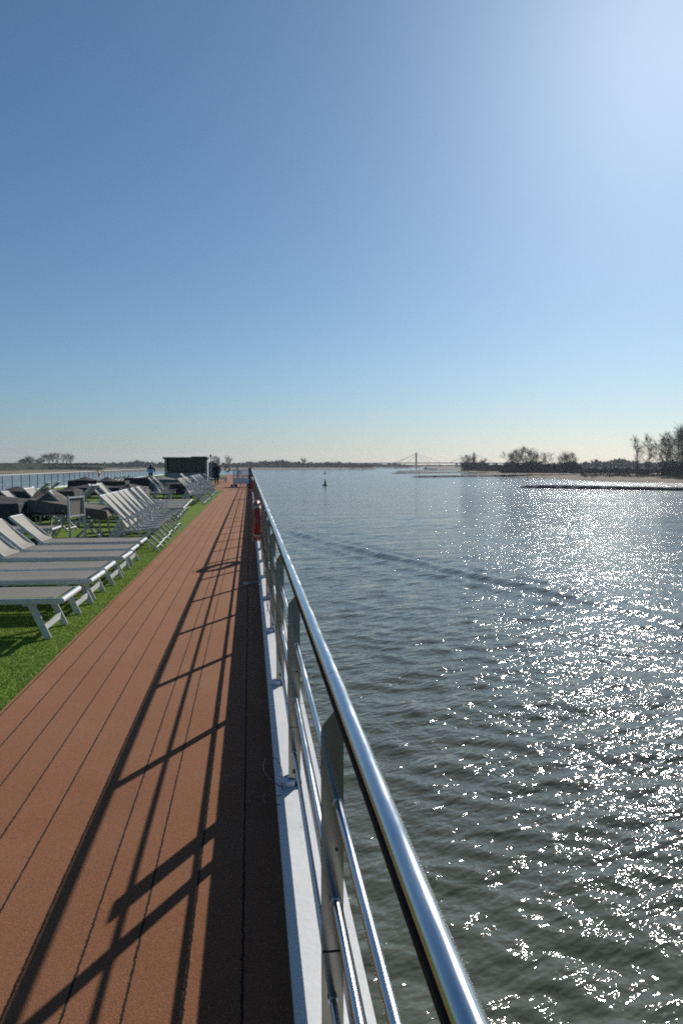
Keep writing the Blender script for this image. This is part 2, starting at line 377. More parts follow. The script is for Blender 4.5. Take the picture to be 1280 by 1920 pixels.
# ------------------------------------------------------------ lifebuoys
def lifebuoy(name, loc, r, label, m, rz=0, tapes=True):
    g = empty(name, loc, rz, label=label, cat='lifebuoy')
    n = 40; mb = MB()
    mb.grid(n+1, 13, lambda u, v: (.062*math.sin(2*math.pi*v), (r+.062*math.cos(2*math.pi*v))*math.cos(2*math.pi*u), (r+.062*math.cos(2*math.pi*v))*math.sin(2*math.pi*u)))
    mb.build('ring', m, g)
    for k in range(4):
        a0 = math.pi/4 + k*math.pi/2 - .02; t = MB()
        t.grid(5, 13, lambda u, v: (.0655*math.sin(2*math.pi*v), (r+.0655*math.cos(2*math.pi*v))*math.cos(a0-.09+.18*u), (r+.0655*math.cos(2*math.pi*v))*math.sin(a0-.09+.18*u)))
        t.build('reflective_band', M['tape'], g)
    rp = MB(); pts = []
    for i in range(48):
        a = 2*math.pi*i/48; sag = .072 + .022*abs(math.sin(2*a)); pts.append((-.03-.05*abs(math.sin(2*a)), (r+sag)*math.cos(a), (r+sag)*math.sin(a)))
    rp.tube(pts, .004, 6, closed=True).build('grab_line', M['rope'], g)
    return g
lifebuoy('lifebuoy', (.115, 12.0, .62), .265, 'red lifebuoy with grey bands hung inside the starboard railing, nearest the camera', M['red'])
lifebuoy('lifebuoy', (.115, 33.0, .62), .265, 'smaller looking red lifebuoy on the starboard railing close to the service cart', M['red'])
lifebuoy('lifebuoy', (-12.2, 63.2, .66), .20, 'orange lifebuoy hung in the gap of the port railing', M['orange'])
lifebuoy('lifebuoy', (-2.15, 74, 1.05), .22, 'dark ring shaped lifebuoy standing up beyond the walking woman', M['black'], R(80))

# wire loops by post two, small cable on the deck
w = MB()
pts = [P(px, py, .045 + .02*i/14) for i, (px, py) in enumerate([(528,1492),(529,1478),(530,1462),(526,1446),(518,1434),(507,1430),(498,1434),(493,1444),(494,1456),(501,1468),(511,1477),(519,1483),(526,1487),(531,1492)])]
for p in pts: p.z += .03
w.tube(pts, .0022, 6)
pts = [P(px, py, .075) for px, py in [(527,1492),(517,1492),(505,1484),(496,1488),(492,1497),(498,1507),(512,1510),(526,1508)]]
w.tube(pts, .002, 6)
w.tube([(.135,3.36,.08),(.165,3.34,.10),(.19,3.33,.11)], .003, 6)
tag(w.build('wire_loop', M['wire']), 'thin dark wire looped loosely over the white kerb at a railing post', 'wire')
w = MB()
c0 = P(503, 1132, .15)
w.tube([c0 + Vector((.015*math.sin(a*2.1), .10*math.cos(a), .09*math.sin(a*1.3))) for a in [i*.35 for i in range(24)]], .0025, 6)
tag(w.build('cable_coil', M['wire']), 'small tangle of dark wire tied low on the fourth railing post', 'wire')
g = empty('deck_cable', P(475, 1096, .02), label='short grey hose end lying on the shaded carpet edge', cat='hose')
MB().tube([(-.08,-.05,.005),(-.03,0,.012),(.02,.06,.02),(.07,.02,.03),(.10,.0,.06)], .010, 10).build('hose', M['grey'], g)
MB().lathe([(.02,0),(.03,.01),(.03,.035),(.015,.045)], 14, (-.09,-.06,.0)).build('nozzle', M['tape'], g)

# ------------------------------------------------------------ loungers and chairs
def sling_strip(pts, w, sag, n=14):
    """cloth strip following pts (x,z) across +-w/2, hollowed by sag"""
    L = [0]
    for a, b in zip(pts, pts[1:]): L.append(L[-1] + math.dist(a, b))
    def at(t):
        d = t*L[-1]
        for i in range(len(L)-1):
            if d <= L[i+1] or i == len(L)-2:
                k = (d-L[i])/(L[i+1]-L[i]); a, b = pts[i], pts[i+1]
                return a[0]+(b[0]-a[0])*k, a[1]+(b[1]-a[1])*k
    def fn(u, v):
        x, z = at(u); s = sag*math.sin(math.pi*u)*(.35+.65*math.sin(math.pi*v))
        return (x + s*.0, (v-.5)*w, z - s)
    return MB().grid(n, 9, fn)
def make_lounger(back=True):
    g = empty('sun_lounger', (0,0,0))
    fr = MB()
    for s in (-1, 1): fr.bar((.0, s*.305, .335), (-1.46, s*.305, .335), .026, .05, (0,1,0), .005)
    fr.bar((-.9, -.292, .325), (-.9, .292, .325), .03, .02, (1,0,0))
    fr.build('frame', M['white2'], g)
    MB().tube([(.004, -.322, .338), (.004, .322, .338)], .026, 12).build('end_bar', M['white2'], g)
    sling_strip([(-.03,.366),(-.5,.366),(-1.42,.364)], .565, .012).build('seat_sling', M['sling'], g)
    for s in (-1, 1):
        for x0, x1 in ((-.27, -.12), (-1.30, -1.42)):
            m = MB(); m.bar((x0, s*.285, .325), (x1, s*.285, .0), .018, .06, (0,1,0), .003)
            m.box((x0, s*.285, .315), (.12, .016, .05)); m.build('leg', M['white2'], g)
    for x in (-.158, -1.385): MB().bar((x, -.276, .095), (x, .276, .095), .016, .055, (1,0,0)).build('stretcher', M['white2'], g)
    if back:
        for s in (-1, 1): MB().bar((-1.42, s*.282, .362), (-1.86, s*.282, .735), .020, .040, (0,1,0), .004).build('back_rail', M['white2'], g)
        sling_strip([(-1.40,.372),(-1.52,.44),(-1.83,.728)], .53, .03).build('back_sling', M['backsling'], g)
        MB().tube([(-1.855,-.285,.735),(-1.855,.285,.735)], .016, 10).build('head_bar', M['white2'], g)
        for s in (-1, 1): MB().bar((-1.66, s*.262, .55), (-1.78, s*.262, .32), .012, .025, (0,1,0)).build('prop', M['white2'], g)
    else:
        for s in (-1, 1): MB().bar((-1.46, s*.305, .335), (-1.90, s*.305, .335), .026, .05, (0,1,0), .005).build('back_rail', M['white2'], g)
        sling_strip([(-1.42,.364),(-1.6,.366),(-1.88,.366)], .56, .01).build('back_sling', M['sling'], g)
        MB().tube([(-1.895,-.322,.338),(-1.895,.322,.338)], .026, 12).build('head_bar', M['white2'], g)
    return g
lounger_up = make_lounger(True); lounger_flat = make_lounger(False)
usedL = {}
def place(proto, loc, rz, label, cat, group):
    k = proto.name
    o = proto if k not in usedL else copy_tree(proto); usedL[k] = 1
    o.location = loc; o.rotation_euler = (0, 0, rz); tag(o, label, cat, group); return o
ordw = ['nearest', 'second', 'third', 'fourth', 'fifth', 'sixth', 'seventh', 'eighth']
GL = 'sun loungers in a row beside the walkway'
for i, (y, dx) in enumerate(((6.95, 0), (8.02, .02), (8.82, .0), (9.86, .03), (10.72, .0), (11.72, -.02))):
    place(lounger_up, (-1.62+dx, y, .006), R(random.uniform(-1.2, 1.2)),
          ['nearest sun lounger, its foot end at the front of the row by the walkway',
           'sun lounger just behind the nearest one in the front row',
           'third sun lounger from the camera in the front row on green turf',
           'fourth sun lounger of the front row, its raised back cut by the photo edge',
           'fifth sun lounger of the front row with its taupe back raised',
           'farthest sun lounger of the front row, next to the row of folding deck chairs'][i], 'sun lounger', GL)
# high-backed folding deck chair, local: front foot at x=0, back leans to -x
def make_chair():
    g = empty('deck_chair', (0,0,0)); W = .285
    for s in (-1, 1):
        MB().bar((.0, s*W, .0), (-1.0, s*W, .97), .018, .038, (0,1,0), .003).build('back_rail', M['white2'], g)
        MB().bar((-.98, s*(W+.022), .0), (-.64, s*(W+.022), .57), .018, .042, (0,1,0), .003).build('leg', M['white2'], g)
        MB().bar((-.78, s*(W+.022), .535), (-.30, s*(W+.022), .615), .040, .020, (0,1,0), .004).build('armrest', M['white2'], g)
        MB().bar((-.36, s*(W+.022), .60), (-.33, s*(W+.022), .30), .016, .026, (0,1,0)).build('arm_support', M['white2'], g)
        MB().bar((-.66, s*(W-.022), .345), (.01, s*(W-.022), .405), .016, .03, (0,1,0)).build('seat_rail', M['white2'], g)
        MB().bar((-.10, s*(W-.022), .39), (-.52, s*(W-.022), .0), .016, .03, (0,1,0)).build('rear_brace', M['white2'], g)
    for x, z in ((-.055, .055), (-.94, .075)): MB().bar((x, -W, z), (x, W, z), .012, .06, (.7,0,-.7)).build('crossbar', M['white2'], g)
    MB().tube([(-.995,-W,.965),(-.995,W,.965)], .016, 10).build('head_bar', M['white2'], g)
    sling_strip([(-.985,.965),(-.8,.775),(-.63,.58),(-.54,.42)], .535, .045).build('back_sling', M['backsling'], g)
    sling_strip([(-.58,.37),(-.3,.385),(.0,.415)], .50, .035).build('seat_sling', M['sling'], g)
    return g
chair = make_chair()
GC = 'high backed folding deck chairs lined up by the walkway'
n1 = ['front most of the long row of folding deck chairs, its foot nearest the camera', 'second folding deck chair of the long row', 'third folding deck chair of the long row', 'fourth folding deck chair, in the middle of the long row', 'fifth folding deck chair of the long row', 'sixth folding deck chair of the long row, last but one before the flat loungers', 'last folding deck chair of the long row, next to the flat loungers']
for i, y in enumerate((13.55, 14.25, 14.9, 15.6, 16.35, 17.3, 18.3)):
    place(chair, (-1.55 - .02*i + random.uniform(-.03,.03), y, .006), R(random.uniform(-2, 2)), n1[i], 'deck chair', GC)
n2 = ['nearest flat lounger of the level group beyond the deck chairs', 'second flat lounger of the level group', 'middle flat lounger of the level group', 'fourth flat lounger of the level group', 'farthest flat lounger of the level group']
for i in range(5):
    place(lounger_flat, (-1.78 - .03*i, 20.6 + 1.02*i, .006), R(random.uniform(-1,1)), n2[i], 'sun lounger', 'flat sun loungers beyond the deck chair row')
n3 = ['nearest deck chair of the middle cluster past the flat loungers', 'second deck chair of the middle cluster', 'third deck chair of the middle cluster', 'fourth deck chair of the middle cluster', 'farthest deck chair of the middle cluster']
for i, y in enumerate((28.6, 29.5, 30.4, 31.4, 32.3)):
    place(chair, (-1.66, y, .006), R(random.uniform(-2, 2)), n3[i], 'deck chair', 'deck chairs in the middle cluster')
n4 = ['nearest deck chair of the far cluster beside the walking woman', 'second deck chair of the far cluster', 'third deck chair of the far cluster', 'farthest deck chair of the far cluster']
for i, y in enumerate((37.4, 38.5, 39.8, 41.0)):
    place(chair, (-1.72, y, .006), R(random.uniform(-2, 2)), n4[i], 'deck chair', 'deck chairs in the far cluster')
n5 = ['pale lounger at the far end of the walkway, right behind the woman', 'pale lounger far off, second beyond the woman', 'farthest pale lounger near the dark ring']
for i, y in enumerate((60, 63, 67)):
    place(lounger_up, (-1.7-.1*i, y, .02), 0, n5[i], 'sun lounger', 'far sun loungers beyond the woman')
# second row and scattered pieces among the covers
sc = [
 (lounger_flat, (-3.55, 14.25, .006), 0, 'flat lounger lying in front of the big dark cover', 'sun lounger'),
 (chair, (-3.05, 16.0, .006), R(4), 'folding deck chair in the second row, its taupe headrest showing above the long row', 'deck chair'),
 (chair, (-4.0, 17.6, .006), R(-8), 'folding deck chair between the big cover and the long row, turned a little', 'deck chair'),
 (chair, (-4.2, 18.9, .006), R(10), 'folding deck chair half hidden behind the big cover peak', 'deck chair'),
 (lounger_flat, (-2.75, 19.1, .006), R(0), 'flat lounger behind the second row deck chairs', 'sun lounger'),
 (chair, (-5.0, 20.4, .006), R(172), 'deck chair facing port behind the dark covers', 'deck chair'),
 (lounger_up, (-2.9, 24.9, .006), R(2), 'sun lounger with raised back left of the level group', 'sun lounger'),
 (lounger_flat, (-4.3, 23.2, .006), R(0), 'flat lounger in the second row below the wide charcoal cover', 'sun lounger'),
 (chair, (-3.2, 33.5, .006), R(0), 'deck chair in front of the dark shelter at the end of the pale cover', 'deck chair'),
 (chair, (-2.9, 43.5, .006), R(-5), 'deck chair standing close to the shelter posts', 'deck chair'),
 (lounger_up, (-5.2, 21.3, .006), R(3), 'raised sun lounger just beyond the big charcoal cover, the nearer of two', 'sun lounger'),
 (lounger_up, (-5.1, 22.3, .006), R(-2), 'raised sun lounger just beyond the big charcoal cover, the farther of two', 'sun lounger'),
 (chair, (-3.3, 20.9, .006), R(6), 'deck chair behind the long row, left of the level loungers, the nearer one', 'deck chair'),
 (chair, (-3.25, 21.8, .006), R(-4), 'deck chair behind the long row, left of the level loungers, the farther one', 'deck chair'),
 (chair, (-2.95, 30.2, .006), R(3), 'deck chair standing second row behind the middle cluster', 'deck chair'),
 (lounger_flat, (-3.1, 31.6, .006), R(0), 'flat lounger pushed in behind the middle chair cluster', 'sun lounger'),
 (chair, (-1.70, 34.6, .006), R(2), 'single deck chair in the gap between the middle and far clusters, nearer the camera', 'deck chair'),
 (chair, (-1.70, 35.8, .006), R(-3), 'single deck chair in the gap between clusters, closer to the far cluster', 'deck chair'),
 (lounger_up, (-10.3, 33.0, .006), R(180), 'lounger with raised back by the port railing, nearer one of the left pair', 'sun lounger'),
 (lounger_up, (-10.2, 34.3, .006), R(180), 'lounger with raised back by the port railing, farther one of the left pair', 'sun lounger'),
 (lounger_up, (-10.3, 49.5, .006), R(180), 'first of the far raised loungers by the port railing gap', 'sun lounger'),
 (lounger_up, (-10.3, 51.2, .006), R(180), 'second of the far raised loungers by the port railing gap', 'sun lounger'),
 (lounger_up, (-10.3, 52.9, .006), R(180), 'third of the far raised loungers by the port railing gap', 'sun lounger'),
 (lounger_up, (-10.3, 54.6, .006), R(180), 'last of the far raised loungers by the port railing gap', 'sun lounger')]
for p, l, r, lab, c in sc: place(p, l, r, lab, c, None)
# folded chair standing upright
g = empty('folded_chair', PD(145, 13.3, .006), R(74), label='folded chair standing upright between the big cover and the deck chairs', cat='folded chair')
for s in (-1, 1): MB().bar((s*.27, 0, .0), (s*.27, .03, .96), .022, .036, (1,0,0), .003).build('side_rail', M['white2'], g)
for z in (.2, .60, .93): MB().bar((-.26, .02*z, z), (.26, .02*z, z), .014, .03, (0,1,0)).build('crossbar', M['white2'], g)
MB().grid(4, 6, lambda u, v: (-.25+.5*u, .035, .62+.30*v)).build('sling', M['sling'], g)

# ------------------------------------------------------------ covered furniture
tbl = None
def table_under(loc, w, d, h, lab):
    g = empty('deck_table', loc, 0, label=lab, cat='table', group='tables under the cloth covers')
    MB().box((0,0,h-.02), (w,d,.03)).build('tabletop', M['grey'], g)
    for sx in (-1, 1):
        for sy in (-1, 1): MB().bar((sx*(w/2-.08), sy*(d/2-.08), 0), (sx*(w/2-.14), sy*(d/2-.12), h-.04), .04, .03).build('leg', M['white2'], g)
def cover(loc, w, d, h, label, peaks=(), rz=0, m='tarp', seed=0, low=.3, slope=0.0, n=15):
    """cloth over a table: taut ridges run out from hidden corners, the rim hangs in uneven scallops"""
    r = random.Random(seed); ph = [r.uniform(0, 6.28) for _ in range(8)]
    us = sorted(set([-1,-.96,-.9,-.84,-.80,-.785,-.77,-.755,-.74] + [-.72+1.44*i/34 for i in range(35)] + [.74,.755,.77,.785,.80,.84,.9,.96,1]))
    def fn(u, v):
        a, b = us[int(round(u*(len(us)-1)))], us[int(round(v*(len(us)-1)))]; k = .75
        ma = max(abs(a), abs(b)); ia, ib = max(-k, min(k, a))/k, max(-k, min(k, b))/k
        x, y = ia*w/2, ib*d/2
        lump = .014*abs(math.sin(2.2*w/2*ia*1.6+ph[0]))*abs(math.cos(1.6*ib+ph[1])) + .006*abs(math.sin(7*ia+4*ib+ph[2]))
        z = h - .10 + slope*ia + lump*1.1
        for (pa, pb, ph_, pw) in peaks:
            rr = math.sqrt((ia-pa)**2*w*w/4 + (ib-pb)**2*d*d/4)/pw; z += ph_*max(0, 1-rr)**1.6
        e = max(0, (ma-k)/(1-k))
        if e > 0:
            t = math.atan2(b, a); hang = low + .09*math.sin(3*t+ph[3]) + .05*math.sin(7*t+ph[4])
            z = z + (hang-z)*min(1, e)**.8
            fold = .035*math.sin(w*5*a+ph[5])*(abs(b) >= abs(a)) + .035*math.sin(d*5*b+ph[6])*(abs(a) > abs(b))
            fl = (.05 + fold)*e
            if abs(a) > k: x += fl*math.copysign(1, a)
            if abs(b) > k: y += fl*math.copysign(1, b)
        return (x, y, z)
    o = MB().grid(len(us), len(us), fn, False).build('furniture_cover', M[m]); o.location = loc; o.rotation_euler = (0, 0, rz)
    sb = o.modifiers.new('s', 'SOLIDIFY'); sb.thickness = .004
    table_under((loc[0], loc[1], .006), w-.1, d-.1, h-.16-abs(slope), 'table legs showing under the ' + label)
    return tag(o, label, 'cover', 'cloth covers over stacked deck furniture')
cover((-6.1, 15.9, 0), 3.4, 1.9, .86, 'big charcoal cover behind the front loungers', [(.45,.4,.13,.9),(-.3,-.3,.08,.8)], seed=1, low=.38)
cover((-3.6, 16.0, 0), 1.5, 1.2, .80, 'brown low cover beside the big one', [(-.7,.1,.26,.7)], seed=2, low=.52, slope=-.12, m='tarpbrown')
cover((-6.5, 24.6, 0), 2.2, 1.3, .78, 'dark hollow topped cover nearest the port railing', [(-.7,0,.14,.6),(.8,0,.12,.5)], seed=3)
cover((-5.15, 28.2, 0), 2.7, 1.7, .78, 'wide charcoal cover in the deck middle', [(-.4,.2,.14,.9),(.6,0,.12,.8)], seed=4)
cover((-3.95, 26.4, 0), .9, .9, .74, 'small pointed brown cover right of the wide one', [(-.4,0,.22,.5)], seed=5, low=.5, m='tarpbrown')
cover((-7.7, 36.5, 0), 1.3, 1.2, .86, 'small tent shaped cover beyond the wide one', [(0,0,.18,.7)], seed=6)
cover((-6.2, 35.5, 0), 1.2, 1.2, .84, 'dark peaked cover right of the tent shaped one', [(-.5,0,.20,.6)], seed=7)
cover((-5.5, 40.5, 0), 1.9, 1.5, .90, 'sagging dark cover before the pale shirted person', [(.4,0,.14,.8)], seed=8)
cover((-3.9, 39.5, 0), 2.2, 1.7, .84, 'long pale grey cover before the dark shelter', [(-.5,0,.14,.9)], seed=9, m='tarplight', low=.2)
cover((-3.2, 34.8, 0), 1.2, 1.4, .74, 'low dark cover between two chair clusters', [(.2,.1,.1,.6)], seed=10, low=.15)

# ------------------------------------------------------------ shelter and lamp pole
sh = empty('deck_shelter', (-5.05, 61.0, 0), label='dark open shelter with a flat overhanging roof at the far end of the deck', cat='shelter')
W2 = 1.72
MB().box((0, 1.2, .42), (3.2, 2.2, .80)).build('counter', M['grey'], sh)
MB().box((0, .9, 1.36), (3.18, .05, 1.20)).build('screen', M['darkgreen'], sh)
for s in (-1, 1):
    MB().box((s*1.62, .08, 1.0), (.12, .10, 1.99)).build('post', M['grey'], sh)
    MB().box((s*1.64, 1.2, 1.0), (.06, 2.1, 1.98)).build('side_wall', M['grey'], sh)
rf = MB(); rf.box((0, 1.1, 2.04), (3.56, 2.9, .08)); rf.box((0, -.36, 1.98), (3.52, .05, .10)); rf.build('roof', M['roofdark'], sh)
MB().box((1.05, .1, 2.11), (1.2, .7, .06)).build('roof_hatch', M['roofdark'], sh)
g = empty('lamp_pole', PD(396, 61, 0), label='thin pole with a small dark cone lamp right of the shelter roof', cat='lamp')
MB().tube([(0,0,0),(0,0,2.15)], .03, 8).build('pole', M['grey'], g)
MB().lathe([(.13,2.14),(.11,2.20),(.04,2.30),(.02,2.40)], 14).build('lamp_shade', M['black'], g)
g = empty('deck_locker', PD(400, 66, 0), label='blue boxy locker between the shelter and the walking woman', cat='locker')
MB().box((0,0,.85), (.75,.7,1.5)).build('body', mat('blue_locker_paint', (.06,.10,.19), .5), g); MB().box((0,0,1.62), (.8,.75,.05)).build('lid', M['roofdark'], g)

# ------------------------------------------------------------ service cart by the railing
ct = empty('service_cart', P(453, 914, 0), label='white wheeled service cart with a clear framed upper half against the railing', cat='cart')
MB().box((0, .55, .42), (1.02, 1.1, .36)).build('tub', M['white'], ct)
MB().box((0, .55, .615), (1.10, 1.16, .035)).build('tub_rim', M['white2'], ct)
fm = MB()
for x in (-.53, .53):
    for y in (0.0, 1.1): fm.bar((x, y, .12), (x, y, 1.14), .035, .035)
for y in (0.0, 1.1): fm.bar((-.55, y, 1.15), (.55, y, 1.15), .035, .04, (0,1,0))
for x in (-.53, .53): fm.bar((x, 0, 1.15), (x, 1.1, 1.15), .035, .04, (1,0,0))
fm.build('frame', M['white2'], ct)
gl = NT('clear_acrylic'); gl.b.inputs['Transmission Weight'].default_value = 1; gl.b.inputs['Roughness'].default_value = .15; gl.b.inputs['IOR'].default_value = 1.1
gl.link(gl.ramp(gl.noise(4), [(.3, (.55,.58,.68)), (.7, (.7,.72,.8))]), gl.b.inputs['Base Color'])
MB().box((0, .02, .88), (1.02, .008, .48)).build('panel', gl.m, ct)
MB().bar((-.22, .5, .63), (-.12, .5, 1.1), .05, .05).build('lever', M['white2'], ct)
MB().tube([(-.12,.45,1.10),(.05,.45,.80),(.14,.45,.66)], .02, 8).build('hose', M['black'], ct)
for x, y in ((-.62, -.05), (-.36, -.05), (.42, -.05), (-.42, 1.1), (.42, 1.1)):
    wh = MB().lathe([(.095,-.03),(.10,0),(.095,.03)], 18, M=Matrix.Translation((x, y, .11)) @ Matrix.Rotation(R(90), 4, 'X')).build('wheel', M['rubber'], ct)
    MB().lathe([(.05,-.034),(.05,.034)], 14, M=Matrix.Translation((x, y, .11)) @ Matrix.Rotation(R(90), 4, 'X')).build('hub', M['white2'], wh)
g = empty('mast', PD(446, 56, 0), label='short pale blue mast rising behind the service cart', cat='mast')
MB().tube([(0,0,0),(0,0,1.35)], [.07,.05], 12).build('pole', mat('pale_blue_paint', (.25,.32,.48), .5), g)
MB().box((0,0,1.38), (.16,.12,.08)).build('head', M['grey'], g)
MB().tube([(-.02,0,1.2),(-.25,.05,1.06),(-.5,.1,1.02)], .022, 8).build('arm', M['white2'], g)
g = empty('control_box', Vector((.02, 46.5, 0)), label='narrow black control column standing against the railing by the cart', cat='control box')
MB().box((0,0,.62), (.16,.22,1.24)).build('body', M['black'], g); MB().box((0,-.02,1.27), (.2,.28,.06)).build('cap', M['rubber'], g)
MB().lathe([(.05,0),(.05,.02)], 12, M=Matrix.Translation((0,-.111,.95)) @ Matrix.Rotation(R(90),4,'X')).build('dial', M['white2'], g)

# ------------------------------------------------------------ people
def skin_body(name, J, E, m, parent):
    names = list(J); idx = {n: i for i, n in enumerate(names)}
    me = bpy.data.meshes.new(name); me.from_pydata([J[n][0] for n in names], [(idx[a], idx[b]) for a, b in E], [])
    me.materials.append(m); o = bpy.data.objects.new(name, me); col.objects.link(o); o.parent = parent
    sk = o.modifiers.new('skin', 'SKIN'); sk.use_smooth_shade = True
    for i, n in enumerate(names):
        sv = me.skin_vertices[0].data[i]; r = J[n][1]; sv.radius = (r, r) if not isinstance(r, tuple) else r; sv.use_root = (i == 0)
    su = o.modifiers.new('sub', 'SUBSURF'); su.levels = 1; su.render_levels = 1
    return o
def hand(J, E, wrist, base, s, d=(0, .02, -1), tag_=''):
    """palm and five finger chains, each its own short skinned limb"""
    b = Vector(base); d = Vector(d).normalized(); sd = Vector((0, s, 0))
    J[tag_+'palm'] = (tuple(b + d*.05), (.035, .018)); E.append((wrist, tag_+'palm'))
    for k, L in enumerate((.065, .078, .082, .074, .058)):
        off = Vector((0, (k-2)*.018, 0)) if k else Vector((0, -.04, 0)); st = d*.085 if k else d*.03
        p0 = b + st + off; p1 = p0 + d*L*.55 + Vector((.004,0,0)); p2 = p0 + d*L + Vector((.018*(1 if s > 0 else -1),0,0))
        for n_, p_, r_ in ((f'{tag_}k{k}', p0, .011), (f'{tag_}m{k}', p1, .010), (f'{tag_}t{k}', p2, .008)): J[n_] = (tuple(p_), r_)
        E += [(tag_+'palm', f'{tag_}k{k}'), (f'{tag_}k{k}', f'{tag_}m{k}'), (f'{tag_}m{k}', f'{tag_}t{k}')]
def head(parent, loc, rz, hair_m, long_hair):
    h = bpy.data.objects.new('head', None)
    n = 18; mb = MB()
    def fn(u, v):
        th = u*math.pi; a = v*2*math.pi; x = math.sin(th)*math.cos(a); y = math.sin(th)*math.sin(a); z = math.cos(th)
        rx, ry, rz_ = .074, .092, .115
        if z < 0: rx *= 1 - .28*(-z); ry *= 1 - .12*(-z)
        px, py, pz = x*rx, y*ry, z*rz_
        if y < -.8 and abs(x) < .25: py -= .016*math.exp(-((z+.12)/.2)**2)          # nose
        if y < -.6: py += .006*math.exp(-((z-.12)/.12)**2)                           # eye sockets
        return (px, py, pz)
    mb.grid(22, 29, fn)
    M4 = Matrix.Translation(loc) @ Matrix.Rotation(rz, 4, 'Z')
    o = mb.build('face', M['skin'], parent); o.matrix_local = M4
    e = MB()
    for s in (-1, 1):
        e.lathe([(.004,-.004),(.010,0),(.004,.004)], 10, M=Matrix.Translation((s*.028,-.083,.012)) @ Matrix.Rotation(R(90),4,'X'))
    e.build('eye', M['black'], o)
    e = MB(); e.box((0,-.085,-.055), (.038,.008,.008)); e.build('mouth', M['red'], o)
    e = MB()
    for s in (-1, 1): e.lathe([(.008,-.008),(.022,0),(.010,.010)], 10, M=Matrix.Translation((s*.074,0,0)) @ Matrix.Rotation(R(90),4,'Y'))
    e.build('ear', M['skin'], o)
    hm = MB()
    def hf(u, v):
        th = u*math.pi*.62; a = v*2*math.pi; x = math.sin(th)*math.cos(a); y = math.sin(th)*math.sin(a); z = math.cos(th)
        front = max(0, -y); k = 1.12 + .02*math.sin(9*a)
        zz = max(z, -.2 + 1.0*front*(front > .35)) 
        return (x*.074*k, y*.092*k + .006, zz*.115*k + .004)
    hm.grid(14, 25, hf)
    if long_hair:
        for i in range(9):
            a = R(20 + 140*i/8); x, y = .078*math.cos(a), .09*math.sin(a)
            hm.tube([(x, y, .03), (x*1.15, y*1.1, -.10), (x*1.3, y*.9-.01, -.24), (x*1.1, y*.6-.02, -.34)], [.026,.030,.028,.010], 7)
        for s in (-1, 1): hm.tube([(s*.072,-.03,.03),(s*.088,-.05,-.10),(s*.085,-.075,-.26),(s*.07,-.09,-.36)], [.02,.028,.026,.008], 7)
    ho = hm.build('hair', hair_m, o)
    return o
# woman walking toward the camera, hands in the coat pockets (body faces -Y)
wm = empty('person', PD(406.5, 54.5, .015), label='person in a long navy coat with long brown hair walking along the rust carpet', cat='person')
J = {'pelvis': ((0,0,.86), (.13,.10)), 'waist': ((0,0,1.02), (.12,.095)), 'chest': ((0,.0,1.22), (.15,.105)), 'neck0': ((0,.0,1.37), (.07,.06)), 'neck': ((0,-.005,1.43), .045), 'skull': ((0,-.01,1.52), .05)}
E = [('pelvis','waist'),('waist','chest'),('chest','neck0'),('neck0','neck'),('neck','skull')]
for s, n, fy in ((-1,'l',-.16), (1,'r',.14)):
    J[n+'hip'] = ((s*.085, 0, .80), .10); J[n+'knee'] = ((s*.085, fy*.45-.02, .46), .062); J[n+'ank'] = ((s*.08, fy, .09), .040); J[n+'toe'] = ((s*.085, fy-.15, .035), .036)
    E += [('pelvis',n+'hip'),(n+'hip',n+'knee'),(n+'knee',n+'ank'),(n+'ank',n+'toe')]
    J[n+'sh'] = ((s*.17,.0,1.32), .062); J[n+'el'] = ((s*.255,.05,1.06), .048); J[n+'wr'] = ((s*.185,-.05,.88), .034)
    E += [('chest',n+'sh'),(n+'sh',n+'el'),(n+'el',n+'wr')]
    hand(J, E, n+'wr', (s*.17,-.07,.86), s, (0,-.2,-1), n)
skin_body('body', J, E, M['trouser'], wm)
cb = MB()
def coat(u, v):
    a = v*2*math.pi; z = 1.37 - u*.86; r = [.10,.19,.185,.165,.18,.20,.215,.23]; k = u*7; i = min(6, int(k)); rr = r[i]+(r[i+1]-r[i])*(k-i)
    return (rr*1.02*math.cos(a), rr*.74*math.sin(a)+.0, z + (.012*math.sin(5*a) if u > .95 else 0))
cb.grid(22, 29, coat)
for s in (-1, 1): cb.tube([(s*.165,0,1.34),(s*.215,.03,1.22),(s*.268,.055,1.06),(s*.235,0,.95),(s*.19,-.07,.87)], [.066,.068,.062,.054,.046], 12)
cb.build('coat', M['coat'], wm)
MB().lathe([(.085,1.35),(.10,1.39),(.085,1.44),(.06,1.45)], 18).build('scarf', M['scarf'], wm)
head(wm, (0,-.015,1.535), 0, M['hair'], True)
# man in a pale shirt seen from behind, leaning forward over a table
mn = empty('person', PD(283, 60, .006), label='person in a pale blue shirt leaning over covered furniture, seen from behind', cat='person')
J = {'pelvis': ((0,0,.82), (.14,.11)), 'waist': ((0,.06,1.0), (.13,.10)), 'chest': ((0,.16,1.18), (.17,.12)), 'neck0': ((0,.24,1.31), (.075,.065)), 'neck': ((0,.27,1.355), .052), 'skull': ((0,.30,1.41), .05)}
E = [('pelvis','waist'),('waist','chest'),('chest','neck0'),('neck0','neck'),('neck','skull')]
for s, n in ((-1,'l'), (1,'r')):
    J[n+'hip'] = ((s*.095,0,.78), .105); J[n+'knee'] = ((s*.10,.05,.44), .066); J[n+'ank'] = ((s*.10,0,.09), .045); J[n+'toe'] = ((s*.11,.16,.04), .04)
    E += [('pelvis',n+'hip'),(n+'hip',n+'knee'),(n+'knee',n+'ank'),(n+'ank',n+'toe')]
    J[n+'sh'] = ((s*.20,.18,1.26), .07); J[n+'el'] = ((s*.29,.32,1.04), .052); J[n+'wr'] = ((s*.24,.50,.92), .034)
    E += [('chest',n+'sh'),(n+'sh',n+'el'),(n+'el',n+'wr')]
    hand(J, E, n+'wr', (s*.235,.54,.90), s, (0,.8,-.5), n)
skin_body('body', J, E, M['trouser'], mn)
